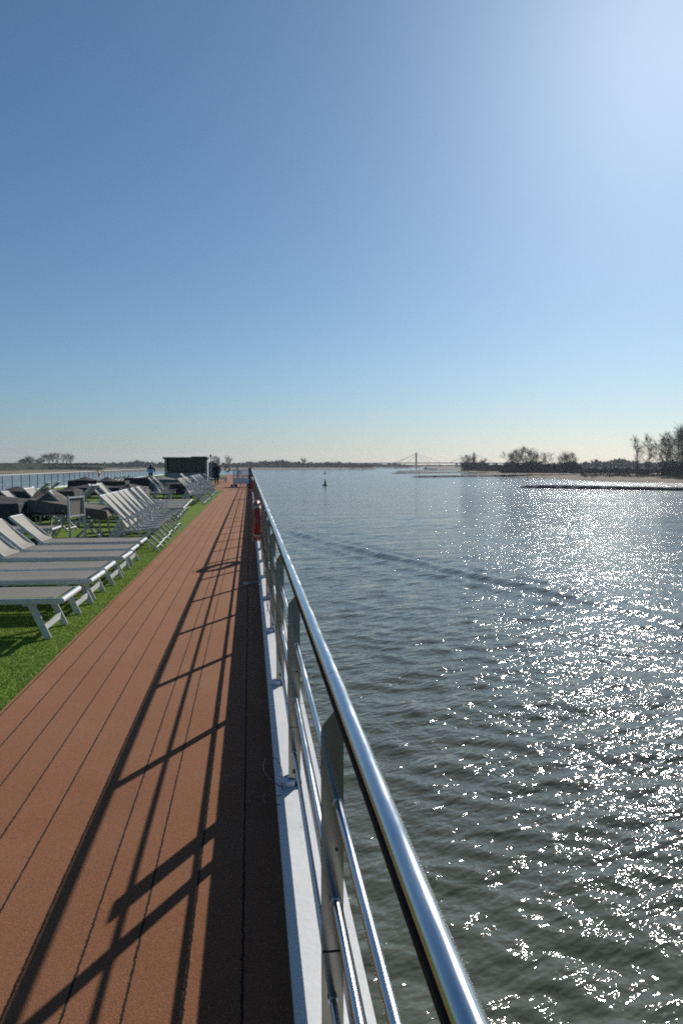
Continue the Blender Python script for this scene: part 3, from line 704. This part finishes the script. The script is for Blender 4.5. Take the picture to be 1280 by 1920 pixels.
sb_ = MB()
def shirt(u, v):
    a = v*2*math.pi; z = .80 + u*.52; y0 = .30*u**1.2; r = [.175,.175,.185,.20,.215,.215,.17,.09]; k = u*7; i = min(6, int(k)); rr = r[i]+(r[i+1]-r[i])*(k-i)
    return (rr*1.05*math.cos(a), y0 + rr*.75*math.sin(a), z)
sb_.grid(18, 27, shirt)
for s in (-1, 1): sb_.tube([(s*.17,.2,1.27),(s*.22,.22,1.23),(s*.29,.32,1.05),(s*.245,.48,.93)], [.075,.078,.066,.05], 12)
sb_.build('shirt', M['shirt'], mn)
head(mn, (0,.31,1.41), R(180), M['hairdark'], False)

# ------------------------------------------------------------ water
def build_water():
    th = np.concatenate([np.arange(-180, -52, 4.0), np.arange(-52, -8, .4), np.arange(-8, 46, .06), np.arange(46, 60, .5), np.arange(60, 180.1, 4.0)])
    th = np.radians(th); r = [4.5]
    while r[-1] < 3300: r.append(r[-1]*1.0052 + .004)
    r = np.array(r); Rr, T = np.meshgrid(r, th, indexing='ij'); X = Rr*np.sin(T); Y = Rr*np.cos(T)
    dr = np.maximum(Rr*.0052+.004, Rr*np.radians(.06)); Z = np.zeros_like(X)
    g = np.random.default_rng(3)
    for i in range(90):
        lam = .30*(13**(i/89)); a = R(-118) + g.normal(0, .42)              # wind sea coming from the right
        k = 2*np.pi/lam; amp = .0064*lam*(1.0 if lam < 1.1 else .72 if lam < 2.0 else .25); ph = g.uniform(0, 6.28)
        q = np.clip((lam/dr - 3)/4, 0, 1)
        Z += amp*q*np.sin(k*(X*np.cos(a)+Y*np.sin(a)) + ph + .8*np.sin(X*.13/lam**.3+i)*np.cos(Y*.11+i))*.62
    # wake crests of the ship itself: A to B is the crest line
    A = np.array([4.2, 81.]); B = np.array([18.5, 33.]); d = (B-A)/np.linalg.norm(B-A); n = np.array([-d[1], d[0]])
    s = (X-A[0])*d[0] + (Y-A[1])*d[1]; t = (X-A[0])*n[0] + (Y-A[1])*n[1] + .5*np.sin(s*.10) + .12*np.sin(s*.6)
    env = np.clip((s+25)/30, 0, 1)*np.clip((95-s)/60, 0, 1)*(.88+.12*np.sin(s*.9+2*np.sin(s*.23)))
    for off, am, wd in ((0, .19, .75), (-2.1, .12, .7), (2.6, .03, .8), (-5.2, .035, .8), (-9, .03, .9)):
        m_ = am*env*(np.exp(-((t-off)/wd)**2) - .5*np.exp(-((t-off-1.5*wd)/wd)**2) - .3*np.exp(-((t-off+1.6*wd)/wd)**2)); Z += m_*(.8+.2*np.sin(s*.35+off*3))
    V = np.stack([X, Y, Z+WZ], -1).reshape(-1, 3); nr, nt = X.shape
    i, j = np.meshgrid(np.arange(nr-1), np.arange(nt-1), indexing='ij'); a = (i*nt+j).ravel()
    Fc = np.stack([a, a+1, a+nt+1, a+nt], -1)[:, ::-1]
    # close the middle (under the ship) with a fan ring of triangles is not needed: the hull covers it
    return npmesh('river_water', V, Fc, M['water'], smooth=True)
tag(build_water(), kind='structure')

# ------------------------------------------------------------ banks
def resample(pts, n):
    pts = [Vector(p) for p in pts]; L = [0]
    for a, b in zip(pts, pts[1:]): L.append(L[-1] + (b-a).length)
    out = []
    for i in range(n):
        d = L[-1]*i/(n-1); k = max(j for j in range(len(L)) if L[j] <= d + 1e-6); k = min(k, len(pts)-2)
        out.append(pts[k].lerp(pts[k+1], (d-L[k])/(L[k+1]-L[k])))
    return out
def bank(name, shore, prof, inland, n=160, wob=6):
    """prof: list of (inland distance, height above water)"""
    sp = resample(shore, n); g = random.Random(hash(name) % 99 if False else len(name)); ph = [g.uniform(0, 6.28) for _ in range(4)]
    ts = [p[0] for p in prof]; m = MB(); T = []
    for a, b in zip(prof, prof[1:]):
        for q in range(5): T.append((a[0]+(b[0]-a[0])*q/5, a[1]+(b[1]-a[1])*q/5))
    T.append(prof[-1])
    vs_ = []
    for i, p in enumerate(sp):
        di = inland(i/(n-1), p); w_ = wob*(math.sin(i*.31+ph[0])*.5 + math.sin(i*.11+ph[1]) + .3*math.sin(i*.83+ph[2]))
        for (t, h) in T:
            k = min(1, t/60); q = p + di*(t + w_*(1 if t < 200 else .3))
            hh = h + k*.35*math.sin(q.x*.05+ph[3])*math.cos(q.y*.043) + .12*math.sin(q.x*.3+q.y*.21)*min(1, t/5)
            vs_.append((q.x, q.y, WZ + hh))
    k = len(T); fs = [(i*k+j, i*k+j+1, (i+1)*k+j+1, (i+1)*k+j) for i in range(n-1) for j in range(k-1)]
    m.add(vs_, fs, True); o = m.build(name, M['bank']); return tag(o, kind='structure')
Wp = lambda x, y: P(x, y, WZ)
rshore = [Vector((330,-260,WZ)), Vector((215,60,WZ)), Wp(1330,909), Wp(1280,905.5), Wp(1190,905), Wp(1135,903), Wp(1067,899), Wp(1000,896), Wp(930,892), Wp(868,886), Wp(845,881.5), Wp(800,878.4)]
bank('right_bank', rshore, [(-12,-1.2),(0,0),(12,.7),(45,1.2),(85,1.7),(112,2.6),(160,2.7),(900,2.6),(1500,3)], lambda u, p: Vector((.96, .28, 0)), wob=3)
radial = lambda u, p: Vector((p.x, p.y, 0)).normalized()
lshore = [Vector((-560, 60, WZ)), Wp(-300,897), Wp(-60,893), Wp(40,890), Wp(130,887.6), Wp(200,885.5)]
bank('left_bank', lshore, [(-12,-1),(0,0),(14,1.0),(60,1.9),(100,2.7),(150,3.2),(178,7.9),(200,8.2),(1500,7)], radial, wob=5)
cshore = [Wp(185,885.8), Wp(290,883.5), Wp(480,881.2), Wp(600,880.6), Wp(697,879.3), Wp(704,878.3)]
bank('far_bank', cshore, [(-12,-1),(0,0),(10,1.4),(40,2.3),(1200,3)], radial, wob=5)
bank('upstream_bank', [Wp(690,877.6), Wp(740,877.2), Wp(860,876.9), Wp(960,876.5)], [(-12,-1),(0,0),(20,1.6),(1400,3)], radial, n=60)

def groyne(name, tip, end, w, h, label):
    a = Vector(tip); b = Vector(end); d = (b-a); L = d.length; d.normalize(); s = Vector((-d.y, d.x, 0)); n = max(30, int(L/1.2)); g = random.Random(len(label))
    prof = [(-1,-.9),(-.62,.25),(-.36,.85),(-.12,1.0),(.15,.98),(.38,.82),(.64,.22),(1,-.9)]; m = MB()
    vs_ = []
    for i in range(n+1):
        t = i/n*L; k = min(1, (t/7)**.6)
        for (u, z) in prof:
            j = g.uniform(-.16, .16); vs_.append(a + d*(t + g.uniform(-.3,.3)) + s*(u*w/2*(.4+.6*k) + g.uniform(-.25,.25)) + Vector((0,0, max(-.6, z*h*k + j*h*.8))))
    q = len(prof); m.add(vs_, [(i*q+j, i*q+j+1, (i+1)*q+j+1, (i+1)*q+j) for i in range(n) for j in range(q-1)])
    return tag(m.build(name, M['stone']), label, 'groyne', 'stone groynes reaching out from the right bank')
g1e = Wp(1290, 920.3) + (Wp(1290,920.3)-Wp(970,914)).normalized()*60
groyne('stone_groyne', Wp(969,914), g1e, 7, .95, 'nearest stone groyne with a tall thin pole on its tip')
groyne('stone_groyne', Wp(771,895), Wp(1035,892.6), 8, 1.0, 'second stone groyne, its tip left of the tree clump')
groyne('stone_groyne', Wp(736,888.2), Wp(880,885.8), 9, 1.0, 'third stone groyne reaching farthest left')
groyne('stone_groyne', Wp(746,885.3), Wp(862,881.2), 10, 1.1, 'farthest thin stone groyne below the bridge')
# sand spit behind the nearest groyne
def beacon(px, py, h, label):
    g = empty('beacon_pole', Wp(px, py) + Vector((0,0,.5)), label=label, cat='beacon')
    MB().tube([(0,0,-.8),(0,0,h)], .09, 6).build('pole', M['black'], g)
    MB().lathe([(.14,h-.5),(.14,h)], 10).build('top_mark', M['grey'], g)
beacon(988, 912.5, 3.9, 'thin pole standing on the tip of the nearest groyne')
beacon(785, 894.6, 7.6, 'thin pole on the second groyne in front of the bridge pylon')
beacon(746.5, 885.4, 7.5, 'faint thin pole on the farthest groyne left of the pylon')

# ------------------------------------------------------------ trees
def segs_mesh(name, segs, m, parent, n=3):
    p = np.array([s[0] for s in segs]); q = np.array([s[1] for s in segs]); r0 = np.array([s[2] for s in segs])[:, None]; r1 = np.array([s[3] for s in segs])[:, None]
    d = q-p; d /= np.linalg.norm(d, axis=1, keepdims=True)+1e-9; ref = np.where(np.abs(d[:, 2:3]) < .9, np.array([[0,0,1.]]), np.array([[1.,0,0]]))
    u = np.cross(d, ref); u /= np.linalg.norm(u, axis=1, keepdims=True)+1e-9; w = np.cross(d, u); V = []
    for c, rr in ((p, r0), (q, r1)):
        for j in range(n):
            t = 2*math.pi*j/n; V.append(c + (u*math.cos(t)+w*math.sin(t))*rr)
    V = np.stack(V, 1); k = len(segs); base = (np.arange(k)*2*n)[:, None]
    Fc = np.concatenate([base + np.array([[j, (j+1)%n, (j+1)%n+n, j+n]]) for j in range(n)], 0)
    return npmesh(name, V.reshape(-1, 3), Fc, m, parent)
def bare_tree_segs(H, spread, seed, stems=1, low=.16, dens=1.0):
    """stems run up through an oval crown; limbs leave them all the way and fork twice more"""
    g = random.Random(seed); tr = []; cr = []
    def limb(p, d, L, r, lev):
        q = p; nn = 3 if lev < 3 else 2; a = r
        for i in range(nn):
            d = (d + Vector((g.gauss(0,.13), g.gauss(0,.13), g.gauss(.07,.08)))).normalized(); e = q + d*L/nn; b = a*.76
            cr.append((tuple(q), tuple(e), a, b))
            if lev < 3:
                for _ in range((3, 3, 3)[lev-1] if lev else 3):
                    u = d.orthogonal().normalized(); w = d.cross(u); an = g.uniform(0, 6.28); t = g.uniform(.4, .95)
                    nd = d*math.cos(t) + (u*math.cos(an)+w*math.sin(an))*math.sin(t); nd.z += .12; nd.normalize()
                    f = g.uniform(.2, 1); limb(q.lerp(e, f), nd, L*g.uniform(.38,.62), max(.021, b*.55), lev+1)
            q, a = e, b
    for k in range(stems):
        an = 6.28*k/stems + g.uniform(0, 1); lean = (.30*spread if stems > 1 else .03)
        d = Vector((math.cos(an)*lean, math.sin(an)*lean, 1)).normalized(); p = Vector((math.cos(an), math.sin(an), 0))*(.012*H if stems > 1 else 0)
        top = H*g.uniform(.86, 1) ; n = 12; r = H*.016/(stems**.35)
        for i in range(n):
            d2 = (d + Vector((g.gauss(0,.022), g.gauss(0,.022), .02))).normalized(); e = p + d2*top/n; b = r*.84; t = (i+1)/n
            (tr if i < 7 else cr).append((tuple(p), tuple(e), r, b))
            if t > low:
                pr = math.sin(math.pi*min(1, (t-low*.7)/(1.12-low*.7)))**.6*spread
                for _ in range(int(round(2.7*dens))):
                    a2 = g.uniform(0, 6.28); el = g.uniform(.25, .75) + .5*t
                    limb(p.lerp(e, g.random()), Vector((math.cos(a2)*math.cos(el), math.sin(a2)*math.cos(el), math.sin(el))), H*.42*pr*g.uniform(.7, 1.15), max(.035, b*.5), 1)
            p, d, r = e, d2, b
    return tr, cr
def norm_h(tr, cr, H):
    zs = [s[1][2] for s in cr]; k = H/max(zs); f = lambda s: (tuple(c*k for c in s[0]), tuple(c*k for c in s[1]), s[2], s[3])
    return [f(s) for s in tr], [f(s) for s in cr]
protos = {}
def bare_tree(kind, loc, H, label, rz=None, sx=1.0):
    V_ = {'wide': (15, 1.05, 11, 3, .2), 'round': (15, 1.0, 5, 4, .12), 'tall': (20, .62, 23, 1, .14), 'pop': (20, .52, 31, 1, .16), 'multi': (15, .8, 41, 3, .12)}
    h0, sp_, sd, st, lo = V_[kind]
    if kind not in protos:
        tr, cr = norm_h(*bare_tree_segs(h0, sp_, sd, st, lo, 1.0 if st == 1 else .55), h0)
        e = empty('bare_tree', (0,0,0)); segs_mesh('trunk', tr, M['bark'], e, 6); segs_mesh('crown', cr, M['twig'], e, 3)
        protos[kind] = (e, False)
    e, used = protos[kind]
    o = copy_tree(e) if used else e; protos[kind] = (e, True)
    s = H/h0; o.location = loc; o.scale = (s*sx, s*sx, s); o.rotation_euler = (0,0, rz if rz is not None else random.uniform(0, 6.28))
    return tag(o, label, 'tree', 'bare trees along the river banks')
def cards(C, size, g, aspect=(1, 1)):
    """random oriented quads at centres C"""
    n = len(C); a = g.normal(size=(n,3)); a /= np.linalg.norm(a, axis=1, keepdims=True); b = np.cross(a, g.normal(size=(n,3))); b /= np.linalg.norm(b, axis=1, keepdims=True)
    s = (np.asarray(size)*g.uniform(.5, 1.3, n))[:, None] if np.ndim(size) == 0 else (size*g.uniform(.5,1.3,n))[:, None]
    V = np.stack([C-a*s, C+b*s*.7, C+a*s, C-b*s*.7], 1).reshape(-1, 3); base = (np.arange(n)*4)[:, None]
    return V, base + np.array([[0,1,2,3]])
def blob_pts(c, rad, n, g):
    """clumpy points in an ellipsoid"""
    k = max(4, n//45); cc = g.normal(size=(k,3)); cc /= np.linalg.norm(cc, axis=1, keepdims=True); cc *= g.uniform(.35, .95, (k,1))
    p = cc[g.integers(0, k, n)] + g.normal(size=(n,3))*.16
    return np.asarray(c) + p*np.asarray(rad)
def leafy_tree(loc, H, w, label, m='leafdark', seed=0, n=1500):
    g = np.random.default_rng(seed); e = empty('leafy_tree', loc)
    segs = [((0,0,-.5),(0,0,H*.35),H*.03,H*.022)]
    for i in range(7):
        a = i*.9; segs.append(((0,0,H*.25),(w*.3*math.cos(a), w*.3*math.sin(a), H*.62), H*.014, H*.006))
    segs_mesh('trunk', segs, M['bark'], e, 6)
    C = blob_pts((0,0,H*.58), (w/2, w/2, H*.42), n, g); V, Fc = cards(C, H*.035, g); npmesh('crown', V, Fc, M[m], e)
    return tag(e, label, 'tree', 'leafy trees along the river banks')
GZ = WZ + 2.3
def at(px, dep, z=GZ): return PD(px, dep, z)
k = 1/F
# right bank
bt = [('pop', 1194, 392, 815, 889, 1.0, 'left and slimmer one of two lone bare trees on the right beach'),
      ('pop', 1215, 388, 812, 889, 1.15, 'taller right one of two lone bare trees on the right beach'),
      ('multi', 1243, 392, 818, 892, 1.2, 'spreading bare tree left of the tallest group at the right edge'),
      ('tall', 1268, 345, 800, 893, 1.2, 'tall bare tree at the right edge, second from the border'),
      ('tall', 1290, 340, 786, 895, 1.4, 'tallest bare tree, cut by the right edge of the photo'),
      ('multi', 1255, 360, 806, 893, 1.0, 'upright bare tree between the spreading one and the tall right edge tree'),
      ('wide', 1280, 360, 792, 893, 1.0, 'broad bare tree in the middle of the right edge group'),
      ('multi', 968, 480, 842, 888, 1.1, 'bare tree between the left end and second tree of the right bank clump'),
      ('multi', 1070, 462, 849, 888, 1.0, 'small bare tree behind the round crowned one'),
      ('wide', 954, 470, 846, 888, 1.1, 'wide bare tree at the left end of the right bank clump'),
      ('multi', 982, 475, 837, 888, 1.2, 'bushy bare tree second from left in the right bank clump'),
      ('round', 998, 480, 840, 888, 1.0, 'round bare tree in the middle of the right bank clump'),
      ('multi', 1024, 470, 848, 888, 1.1, 'bare tree right of the middle in the right bank clump'),
      ('round', 1059, 455, 845, 888, 1.25, 'round crowned bare tree at the right end of the right bank clump'),
      ('multi', 872, 640, 851, 882, 1.2, 'bare tree left of the hidden bridge pylon'),
      ('round', 884, 650, 852, 882, 1.1, 'bare tree in front of the hidden bridge pylon'),
      ('round', 905, 640, 858, 882, 1.1, 'small round bare tree just right of the hidden bridge pylon')]
for kd, px, dep, yt, yb, sx, lab in bt:
    H = (yb-yt)*dep*k; bare_tree(kd, at(px, dep), H, lab, sx=sx)
# left bank
LZ = WZ + 7.6
for kd, px, dep, yt, yb, sx, lab in [('wide', 84, 765, 851, 871, 1.0, 'bare tree at the left end of the port side group'), ('wide', 101, 768, 849, 871, 1.2, 'dark bare tree between the wide left and dense middle ones on the port side'), ('multi', 127, 772, 852, 871, 1.0, 'short bare tree low in the port side group'), ('round', 92, 770, 848, 871, 1.2, 'wide bare tree at the left of the port side group'), ('multi', 109, 775, 848, 871, 1.3, 'dense bare tree in the middle of the port side group'), ('multi', 120, 790, 850, 871, 1.0, 'narrow bare tree filling the port side group'), ('round', 134, 780, 849, 871, 1.1, 'wide bare tree at the right of the port side group')]:
    bare_tree(kd, at(px, dep, LZ), (yb-yt)*dep*k, lab, sx=sx)
for px, dep, yt, w, lab, sd in [(45, 760, 859.5, 9, 'small dark leafy tree at the far left of the bank', 1), (58, 760, 857, 11, 'larger dark round tree left of the port side bare trees', 2), (76, 765, 860, 12, 'low dark domed tree touching the port side bare trees', 3), (404, 900, 856.5, 15, 'dense round tree above the walking woman', 4)]:
    z = LZ if px < 300 else GZ; H = (875-yt)*dep*k; leafy_tree(at(px, dep, z-2), H+ (0 if px < 300 else 4), w, lab, seed=sd)
for kd, px, dep, yt, sx, lab in [('round', 429, 900, 857, .9, 'lone thin trunked bare tree right of the walking woman'), ('round', 569, 1090, 862, 1.0, 'bare tree showing above the far centre treeline')]:
    bare_tree(kd, at(px, dep), (883-yt)*dep*k, lab, sx=sx)

def wood(name, spans, m, label, cat, cards_per=70, stems=10, seed=0):
    """far wood or scrub that reads as one mass; spans: (px0, px1, depth, depth jitter, top px row fn, base z, count, width m)"""
    g = np.random.default_rng(seed); Cs = []; Sz = []; segs = []
    for px0, px1, dep, dj, ytop, z0, cnt, wd, sz in spans:
        for i in range(cnt):
            px = px0 + (px1-px0)*(i+g.uniform(0,1))/cnt; d = dep + g.uniform(-dj, dj); b = np.array(PD(px, d, z0))
            yt = ytop(px) + abs(g.normal(0, 1.6)); top = CAMZ + (870.5-yt)*d*k; H = max(1.5, top-z0); w_ = wd*g.uniform(.7, 1.3)
            n = int(cards_per*(.6+.8*g.random())); C = blob_pts(b + np.array([0,0,H*.5]), (w_/2, w_/2, H*.52), n, g); Cs.append(C); Sz.append(np.full(n, sz))
            for _ in range(stems):
                x, y = g.normal(0, w_*.2, 2); h_ = H*g.uniform(.75, 1.1)
                segs.append((tuple(b + [x*.4, y*.4, -.5]), tuple(b + [x, y, h_]), .16, .05))
    C = np.concatenate(Cs); S_ = np.concatenate(Sz); C[:, 2] = np.maximum(C[:, 2], WZ+.6)
    V, Fc = cards(C, S_, g)
    o = npmesh(name, V, Fc, M[m])
    if segs: so = segs_mesh('stems', segs, M['twig'], o, 3)
    return tag(o, label, cat, None, 'stuff')
def prof_y(pts):
    xs = [p[0] for p in pts]; ys = [p[1] for p in pts]; return lambda x: float(np.interp(x, xs, ys))
cen = prof_y([(150,869),(240,866),(252,861),(275,864),(300,866),(380,868),(420,868),(445,867),(480,864),(510,863),(530,861),(552,865),(580,867),(625,864),(650,868),(690,867),(705,870)])
wood('far_wood', [(165, 700, 1120, 40, cen, GZ, 190, 13, 1.3), (165, 700, 1180, 60, lambda x: cen(x)+1.5, GZ, 130, 16, 1.6)], 'scrub', 'hazy treeline across the far centre bank', 'wood', 75, 7, 11)
wood('left_dike_scrub', [(-120, 190, 745, 40, lambda x: 869.5, WZ+6.5, 150, 12, .9), (-120, 190, 690, 25, lambda x: 875, WZ+2.6, 110, 11, .8)], 'hedge', 'dark green scrub covering the left river dike', 'scrub', 80, 2, 12)
wood('upstream_wood', [(690, 768, 1500, 40, prof_y([(690,869),(725,869),(740,868.5),(768,872)]), GZ, 50, 16, 1.8), (768, 1000, 1900, 150, lambda x: 871.5, GZ, 70, 24, 2.4)], 'scrub', 'hazy wood behind and left of the bridge pylon', 'wood', 70, 4, 13)
wood('right_scrub', [(940, 1082, 452, 14, prof_y([(940,872),(952,864),(975,871),(1000,862),(1015,870),(1040,867),(1050,872),(1066,862),(1078,868),(1082,876)]), WZ+2.4, 70, 9, .55), (868, 905, 625, 10, lambda x: 866, WZ+2.2, 18, 9, .7), (898, 940, 600, 20, lambda x: 871, WZ+2.2, 22, 9, .7)], 'scrub', 'dense brown willow scrub at the foot of the right bank trees', 'scrub', 190, 22, 14)
wood('right_hedge', [(1070, 1330, 440, 12, lambda x: 877, WZ+2.2, 120, 7, .5), (1235, 1340, 345, 10, lambda x: 872, WZ+2.2, 26, 7, .45), (1195,1215, 385, 3, lambda x: 881, WZ+2.2, 6, 4, .35)], 'hedge', 'low green hedge and bushes across the right bank field', 'hedge', 130, 8, 15)
wood('right_far_wood', [(1078, 1340, 900, 60, prof_y([(1078,868),(1100,864),(1112,861),(1125,865),(1150,860),(1165,859),(1178,862),(1200,866),(1290,862)]), GZ, 90, 15, 1.3)], 'scrub', 'blue hazy wood far behind the right bank field', 'wood', 90, 6, 16)
# driftwood tufts on the sand
g = np.random.default_rng(5); C = []
for _ in range(150):
    px = g.uniform(1090, 1330); d = 330 + 60*g.random() - (px-1090)*.05; b = np.array(PD(px, d, WZ+2.0)); C.append(b + g.normal(size=(14,3))*np.array([1.1,1.1,.28]))
V, Fc = cards(np.concatenate(C), .35, g); tag(npmesh('beach_tufts', V, Fc, M['hedge']), 'dark grass tufts scattered over the right sandy beach', 'grass', None, 'stuff')

# ------------------------------------------------------------ bridge, barge, buoys
BD = 1400.0
def bz(py, d=BD): return CAMZ + (870.5-py)*d*k
br = empty('cable_stayed_bridge', PD(779.5, BD, 0), label='pale cable stayed bridge with two pylons spanning the river far upstream', cat='bridge')
bx = Vector((math.cos(YAW), -math.sin(YAW), 0)); by = Vector((math.sin(YAW), math.cos(YAW), 0))
def bp(px, z, dy=0): return bx*((px-779.5)*k*BD) + by*dy + Vector((0,0,z))
n = 24; dk = MB()
zd = lambda px: bz(868.2 + .00022*(px-800)**2*.12) 
pts = [bp(640 + (1010-640)*i/n, zd(640+(1010-640)*i/n)) for i in range(n+1)]
for a, b in zip(pts, pts[1:]): dk.bar(a, b, 12, 1.7, tuple(by))
dk.build('deck', M['concrete'], br)
for px, yt in ((779.5, 848.5), (887.5, 848.5)):
    zt = bz(yt); m = MB()
    for s in (-1, 1): m.bar(bp(px, WZ, s*7), bp(px, zt, s*2.2), 2.1, 2.1, tuple(bx))
    m.bar(bp(px, bz(869.5), -6), bp(px, bz(869.5), 6), 2, 2, tuple(bx)); m.build('pylon', M['concrete'], br)
    for dx, zt2 in ((-34, yt+1.8), (-17, yt+5), (17, yt+5), (27, yt+3.4), (45, yt+1.8), (-42, yt+3.2)):
        if px > 800: dx *= -1 if dx > 0 else -1
        for s in (-1, 1): MB().tube([bp(px, bz(zt2), s*3), bp(px+dx, zd(px+dx)+.8, s*5.5)], .16, 5).build('stay_cable', M['cable'], br)
for px in (668, 700, 742, 855, 930, 965): MB().box(tuple(bp(px, (WZ+bz(869))/2)), (3, 9, bz(869)-WZ), -YAW).build('pier', M['concrete'], br)
bg_ = empty('barge', Wp(806, 880.2), R(4) - YAW, label='small dark barge on the river under the bridge', cat='barge')
hm = MB(); hm.add([(x, y, z) for x, y, z in ((-9,-2.4,-.3),(7,-2.4,-.3),(9.5,0,-.3),(7,2.4,-.3),(-9,2.4,-.3),(-9.4,-2.6,1.1),(7.5,-2.6,1.2),(10.5,0,1.6),(7.5,2.6,1.2),(-9.4,2.6,1.1))], [(0,1,6,5),(1,2,7,6),(2,3,8,7),(3,4,9,8),(4,0,5,9),(5,6,7,8,9)]); hm.build('hull', M['hull'], bg_)
MB().box((-6.2,0,2.0), (3.4,3.6,1.9)).build('wheelhouse', M['grey'], bg_); MB().box((-6.2,-1.82,2.4), (2.8,.06,.7)).build('window', M['darkgreen'], bg_)
MB().box((1.5,0,1.35), (10,3.8,.5)).build('cargo_hatch', M['hull'], bg_); MB().tube([(-6,0,2.9),(-6,0,5)], .06, 6).build('mast', M['grey'], bg_)
def buoy(px, py, h, label):
    g = empty('cone_buoy', Wp(px, py), label=label, cat='buoy'); g.scale = (h/2.4,)*3
    MB().lathe([(.55,-.25),(1.0,-.1),(1.02,.22),(.8,.36),(.45,.42)], 24).build('float', M['buoy'], g)
    MB().lathe([(.46,.42),(.40,.9),(.26,1.5),(.22,1.62)], 20).build('tower', M['buoy'], g)
    MB().lathe([(.30,1.74),(.30,1.78),(.03,2.38)], 18).build('top_mark', M['buoy'], g); MB().tube([(0,0,1.6),(0,0,1.76)], .06, 8).build('stem', M['black'], g)
buoy(609.5, 910.2, 2.4, 'largest dark cone buoy floating in mid river')
buoy(609.5, 888.5, 2.4, 'smaller looking cone buoy straight behind the largest one')
buoy(679.5, 883, 2.2, 'tiny cone buoy far off to the right of the other two')

# ------------------------------------------------------------ plastic grass blades near the camera
def blades():
    g = np.random.default_rng(9); n = 230000
    y = 3.2 + 11*g.random(n)**1.35; x = -1.53 - np.minimum(4.0, (y*.38))*g.random(n)
    b = np.stack([x, y, np.full(n, .004)], -1); a = g.uniform(0, 6.28, n); w = .0022
    lean = g.normal(0, .0085, (n, 2)); h = g.uniform(.007, .015, n)
    V = np.stack([b + np.stack([np.cos(a)*w, np.sin(a)*w, 0*a], -1), b - np.stack([np.cos(a)*w, np.sin(a)*w, 0*a], -1), b + np.stack([lean[:,0], lean[:,1], h], -1)], 1).reshape(-1, 3)
    o = npmesh('turf_blades', V, (np.arange(n)*3)[:, None] + np.array([[0,1,2]]), M['blade']); return tag(o, 'short green plastic grass covering the deck beside the walkway', 'artificial grass', None, 'stuff')
blades()

# ------------------------------------------------------------ haze
hz = MB().box((0, 0, (WZ-2.2+42)/2), (6800, 6800, 42-(WZ-2.2))).build('haze', M['white'])
hm_ = bpy.data.materials.new('haze_air'); hm_.use_nodes = True; nt = hm_.node_tree; nt.nodes.remove(nt.nodes['Principled BSDF'])
pv = nt.nodes.new('ShaderNodeVolumePrincipled'); pv.inputs['Color'].default_value = (.80,.88,1.0,1); pv.inputs['Density'].default_value = .00010; pv.inputs['Anisotropy'].default_value = .25
nt.links.new(pv.outputs[0], nt.nodes['Material Output'].inputs['Volume']); hz.data.materials.clear(); hz.data.materials.append(hm_); tag(hz, 'thin pale haze over the river', 'haze', None, 'stuff')
